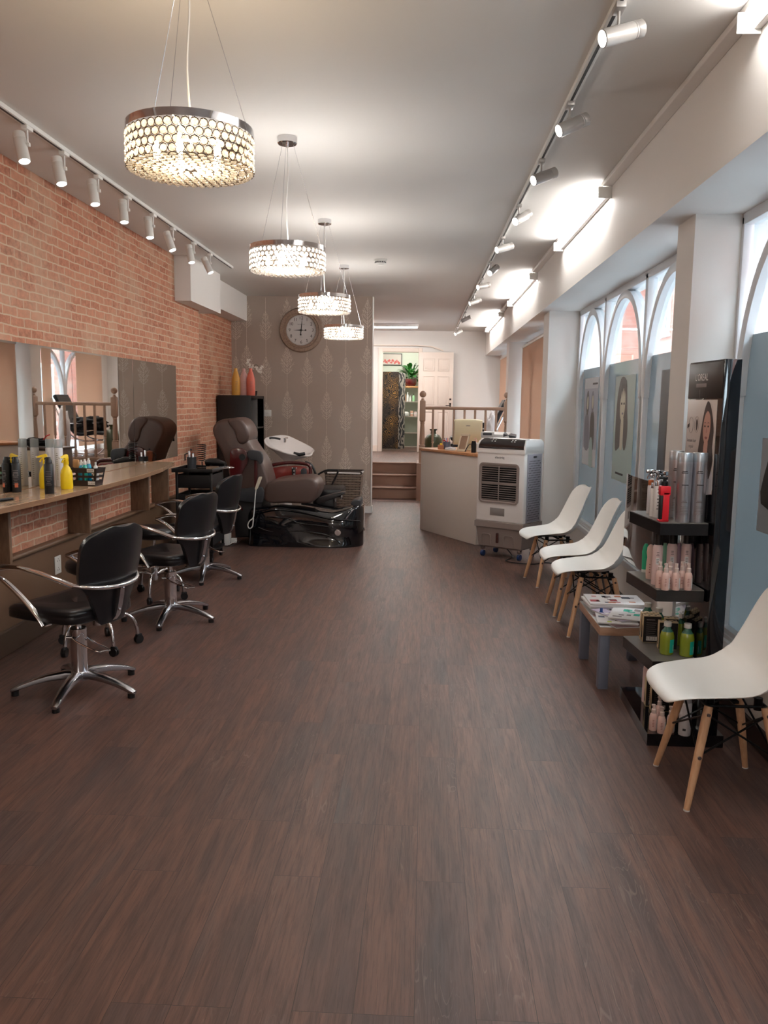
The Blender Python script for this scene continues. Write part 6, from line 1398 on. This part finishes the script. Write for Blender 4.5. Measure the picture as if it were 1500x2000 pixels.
def peach(px_, py_, z, label, dy=0):
    p = at(px_, py_, 'z', z); t = thing('pump_spray_bottle', label, 'bottle', (p.x, p.y+dy, z), 0, 'small peach pump sprays on the display stand')
    MB().lathe([(.0001, 0), (.0165, 0), (.0175, .003), (.0175, .062), (.014, .074), (.0085, .080), (.0001, .08)], 22, cap=False).build('bottle_body', PINKD, t); MB().lathe([(.0001, .079), (.0105, .079), (.0105, .096), (.007, .100), (.007, .118), (.0001, .12)], 16, cap=False).box(-.010, .004, -.004, .004, .112, .119).build('pump', mat('pearl_pump', (206, 186, 178), .3), t)
    wrapmarks(t, .0175, .05, 5, .007, CA-.6, CA+.1, LIP, 4, .0011); wraplabel(t, .0175, .008, .055, CA+.55, CA+1.1, PAPER); return t
for k, px_ in enumerate((1299, 1319, 1343)):
    nm = ['left', 'middle', 'right'][k]
    peach(px_, 1152, Z2, 'small peach pump spray, front row %s on the middle shelf' % nm); peach(px_-6, 1152, Z2, 'small peach pump spray, second row %s on the middle shelf' % nm, .045)
p = at(1259, 1117, 'z', Z2); t = thing('shampoo_tube', 'mint green rounded tube at the far left of the middle shelf', 'tube', tuple(p)); MB().loft([[(x*w, y*d, z) for x, y in [(math.cos(a), math.sin(a)) for a in [2*PI*j/16 for j in range(16)]]] for z, w, d in ((0, .014, .014), (.02, .015, .014), (.10, .017, .012), (.125, .013, .008), (.14, .006, .004))]).build('tube_body', mat('mint_green', (50, 186, 140), .4), t); MB().lathe([(.0001, 0), (.016, 0), (.016, .014), (.0001, .014)], 16, cap=False).build('cap', WHITEPL, t)
p = at(1268, 1130, 'z', Z2); t = thing('shampoo_tube', 'pale peach waisted bottle beside the mint green tube', 'tube', tuple(p)); MB().lathe([(.0001, 0), (.016, 0), (.018, .03), (.0165, .08), (.014, .10), (.018, .125), (.015, .15), (.006, .162), (.0001, .163)], 20, cap=False).build('tube_body', mat('pale_peach', (224, 194, 182), .4), t); wrapmarks(t, .018, .07, 4, .012, CA-.5, CA-.1, LIP, 3, .002)
p = at(1325, 1120, 'z', Z2); 
for k, (px_, m_, lb) in enumerate(((1296, mat('soft_mint', (120, 176, 150), .4), 'green rounded bottle behind the tall pink bottles'), (1322, mat('mauve', (170, 140, 156), .4), 'mauve bottle behind the tall pink bottles'))):
    p = at(px_, 1128, 'z', Z2); t = thing('conditioner_bottle', lb, 'bottle', (p.x, 3.86, Z2)); MB().lathe([(.0001, 0), (.018, 0), (.019, .03), (.019, .12), (.012, .15), (.0001, .16)], 20, cap=False).build('bottle_body', m_, t); MB().lathe([(.0001, .15), (.008, .15), (.008, .165), (.0001, .166)], 12, cap=False).build('cap', m_, t)
def carton(loc, rz, label, h=.135, w=.042, d=.042):
    t = thing('product_carton', label, 'box', loc, rz, 'cream and black cartons on the display stand')
    MB().rbox(-w, w, -d/2, d/2, 0, h, .001).build('carton_body', CARD, t)
    MB().box(-w+.001, w-.001, -d/2-.0006, -d/2, .002, h-.004).build('printed_front', CARDB, t, smooth=False)
    q = MB()
    for k in range(7): q.box(-.028, .02-.004*(k % 3), -d/2-.0010, -d/2-.0005, h-.036-k*.010, h-.0345-k*.010)
    q.box(-.028, .012, -d/2-.0010, -d/2-.0005, h-.022, h-.018); q.build('small_print', GREYINK, t, smooth=False)
    q = MB().box(-.026, .024, -d/2-.0010, -d/2-.0005, .010, .030); q.build('barcode_patch', PAPER, t, smooth=False); q = MB()
    for k in range(12): q.box(-.024+k*.004, -.0225+k*.004-(k % 3)*.0004, -d/2-.0014, -d/2-.0010, .013, .028)
    q.build('barcode', INK, t, smooth=False)
    q = MB()
    for k in range(2): q.prism([(-.008, 0), (.008, 0), (.006, .03), (.002, .05), (.0, .062), (-.004, .045)], 0, .0008, 0, Matrix.Translation((-w-.0002, -d*.0+(.0), .02)) @ Matrix.Rotation(R(90), 4, 'X') @ Matrix.Rotation(R(-90), 4, 'Y')) if k == 0 else None
    q.build('silhouette_print', INK, t, smooth=False)
    q = MB()
    for k in range(5): q.lathe([(.0001, 0), (.006, 0), (.006, .0006), (.0001, .0006)], 6, 0, Matrix.Translation((-.03+k*.015, (-.010 if k % 2 else .010), h)), cap=False)
    q.build('top_print', INK, t, smooth=False); return t
pA = at(1270, 1252, 'z', Z3)
carton((pA.x+.0, pA.y+.03, Z3), R(-6), 'cream and black carton with a barcode, front left of the lower shelf')
pB = at(1305, 1238, 'z', Z3); carton((1.155, 3.80, Z3), R(-6), 'cream and black carton behind the green bottles on the lower shelf', .132); carton((1.11, 3.91, Z3), R(-4), 'cream and black carton at the back of the lower shelf', .132); carton((1.19, 3.87, Z3), R(-6), 'cream and black carton in the right rear of the lower shelf', .132, .03)
def oil(loc, label):
    t = thing('oil_bottle', label, 'bottle', loc, R(-12), 'green oil bottles with white caps')
    MB().lathe([(.0001, 0), (.027, 0), (.031, .004), (.032, .085), (.026, .108), (.015, .122), (.0135, .134), (.0001, .134)], 28, cap=False, sy=.85).build('bottle_glass', GREEN, t)
    MB().lathe([(.0262, .1075), (.0156, .1225), (.0140, .134)], 28, 0, None, cap=False, sy=.87).build('neck_glass', TEALG, t)
    MB().lathe([(.0001, .132), (.017, .132), (.0175, .134), (.0165, .152), (.0001, .153)], 24, cap=False).build('cap', WHITEPL, t)
    wraplabel(t, .0315, .014, .075, CA+.35, CA+1.15, TEAL, rr=.001); q = MB(); q.grid([[((.0335)*math.cos(a), (.0335)*math.sin(a)*.93, z) for a in (CA+.5, CA+.65, CA+.8, CA+.95)] for z in (.022, .05)]); q.build('label_print', PAPER, t); return t
oil(shelfpt(1301, 1277, Z3), 'green oil bottle with teal label, left one at the front of the lower shelf'); oil(shelfpt(1340, 1281, Z3), 'green oil bottle with white cap, right one at the front of the lower shelf')
p = at(1333, 1262, 'z', Z3); oil((p.x, p.y+.02, Z3), 'green oil bottle tucked behind the right front one on the lower shelf'); 
p = at(1259, 1236, 'z', Z3); oil((p.x+.012, p.y+.012, Z3), 'green oil bottle half hidden behind the front left carton')
oil((1.16, 3.97, Z3), 'green oil bottle at the back of the lower shelf behind the cartons')
# base of the stand
pinktall(1262, 1370, Z4, 'tall pink bottle with black cap standing on the base of the stand')
p = at(1283, 1392, 'z', Z4); carton((p.x+.02, p.y+.04, Z4), R(-4), 'front cream and black carton on the base of the stand'); carton((p.x+.01, p.y+.10, Z4), R(-4), 'rear cream and black carton on the base of the stand'); carton((p.x+.12, p.y+.05, Z4), R(-4), 'right cream and black carton on the base, half hidden by the white seat', .132, .04)
peach(1275, 1425, Z4, 'small peach pump spray on the base, leftmost of three'); peach(1291, 1431, Z4, 'small peach pump spray on the base, middle of three'); peach(1309, 1429, Z4, 'small peach pump spray on the base, right of three behind the chair leg'); 
peach(1289, 1412, Z4, 'small peach pump spray on the base, behind the middle one', .02)
t = aero('hairspray_can', shelfpt(1336, 1434, Z4), 'silver and white can on the base of the stand behind the chair legs', 'can', .0265, .18, SILVERW, SILVER, None, .03); wraplabel(t, .0265, .025, .035, CA-.6, CA-.1, INK, 'emblem')
# ================================================================ POSTERS ON THE WINDOWS
def poster(y0, y1, z0, z1, base, label, x=XW-.003):
    t = thing('window_poster', label, 'poster', (x, (y0+y1)/2, (z0+z1)/2), 0, 'posters stuck on the frosted glass')
    MB().box(-.0012, 0, -(y1-y0)/2, (y1-y0)/2, -(z1-z0)/2, (z1-z0)/2).build('sheet', base, t, smooth=False)
    W = y1-y0; Hh = z1-z0
    def P(pts, d, m_, name, res=3):
        Q = smoothc([((.5-a)*W, (b-.5)*Hh, 0) for a, b in pts], res) if res > 1 else [Vector(((.5-a)*W, (b-.5)*Hh, 0)) for a, b in pts]
        return MB().slab([(-.0012-d, p.x, p.y) for p in Q], (-.0005, 0, 0)).build(name, m_, t, smooth=False)
    return t, P
GB = mat('poster_grey_blue', (168, 170, 182), .35); GT = mat('poster_sea_green', (164, 186, 182), .35); GD = mat('poster_slate', (66, 74, 84), .35); GW = mat('poster_pale', (206, 208, 212), .35); GM = mat('print_mid_grey', (120, 116, 128), .4)
t, P = poster(7.56, 8.19, .93, 1.755, GW, 'pale poster of two women on the first arch of the middle window')
P([(0, .2), (.98, .2), (.98, .88), (0, .88)], .0001, GB, 'backdrop', 1)
P([(.12, .2), (.10, .5), (.2, .6), (.3, .62), (.42, .5), (.46, .2)], .0006, GM, 'dress'); P([(.18, .78), (.2, .62), (.3, .58), (.38, .66), (.36, .80), (.27, .86)], .0009, HAIR2, 'hair'); P([(.23, .68), (.25, .78), (.32, .78), (.34, .69), (.29, .64)], .0014, SKIN2, 'face')
P([(.55, .2), (.52, .5), (.6, .62), (.72, .62), (.82, .5), (.80, .2)], .0006, HAIR2, 'dress'); P([(.56, .80), (.58, .66), (.66, .6), (.74, .68), (.72, .80), (.65, .85)], .0009, GM, 'hair'); P([(.60, .70), (.62, .79), (.69, .79), (.71, .70), (.66, .65)], .0014, SKIN2, 'face')
P([(.52, .02), (.55, .3), (.72, .3), (.78, .02)], .0012, GT, 'hairdryer_print'); P([(.6, .92), (.95, .92), (.95, .94), (.6, .94)], .0006, INK, 'caption', 1)
t, P = poster(6.24, 6.88, .90, 1.735, GT, 'sea green poster of a long haired woman on the centre arch of the middle window')
P([(.12, .3), (.10, .55), (.14, .8), (.28, .97), (.48, .98), (.60, .9), (.66, .7), (.72, .5), (.68, .36), (.60, .30), (.52, .36), (.50, .54), (.40, .54), (.38, .36), (.26, .3)], .0004, HAIR2, 'long_hair')
P([(.32, .62), (.30, .74), (.36, .84), (.46, .88), (.54, .82), (.56, .72), (.50, .62), (.42, .57)], .0010, SKIN2, 'face'); P([(.38, .60), (.36, .34), (.42, .3), (.50, .34), (.50, .60)], .0007, SKIN2, 'neck')
P([(.28, .97), (.33, .78), (.37, .93), (.41, .80), (.45, .93), (.49, .80), (.52, .92), (.56, .80), (.58, .95)], .0015, HAIR2, 'fringe', 2)
for c_ in (.38, .50): P([(c_-.035, .735), (c_, .75), (c_+.035, .735), (c_, .725)], .0016, INK, 'eye')
P([(.40, .645), (.44, .655), (.49, .645), (.44, .632)], .0016, GM, 'lips'); P([(.2, .06), (.6, .06), (.6, .08), (.2, .08)], .0006, INK, 'caption', 1)
t, P = poster(5.0, 5.57, .98, 1.735, GD, 'dark slate poster on the third arch, half hidden by the pillar'); P([(.3, .1), (.3, .6), (.5, .8), (.7, .6), (.7, .1)], .0004, HAIR2, 'figure'); P([(.42, .6), (.5, .72), (.58, .6), (.5, .52)], .0009, SKIN2, 'face')
t, P = poster(3.25, 3.87, .93, 1.36, GW, 'poster of a dark dressed figure on the nearest window at the right edge'); P([(.05, .3), (.12, .75), (.25, .97), (.5, .97), (.6, .6), (.55, .3)], .0004, HAIR2, 'figure'); P([(.28, .7), (.34, .86), (.42, .7), (.35, .62)], .0009, SKIN2, 'face')
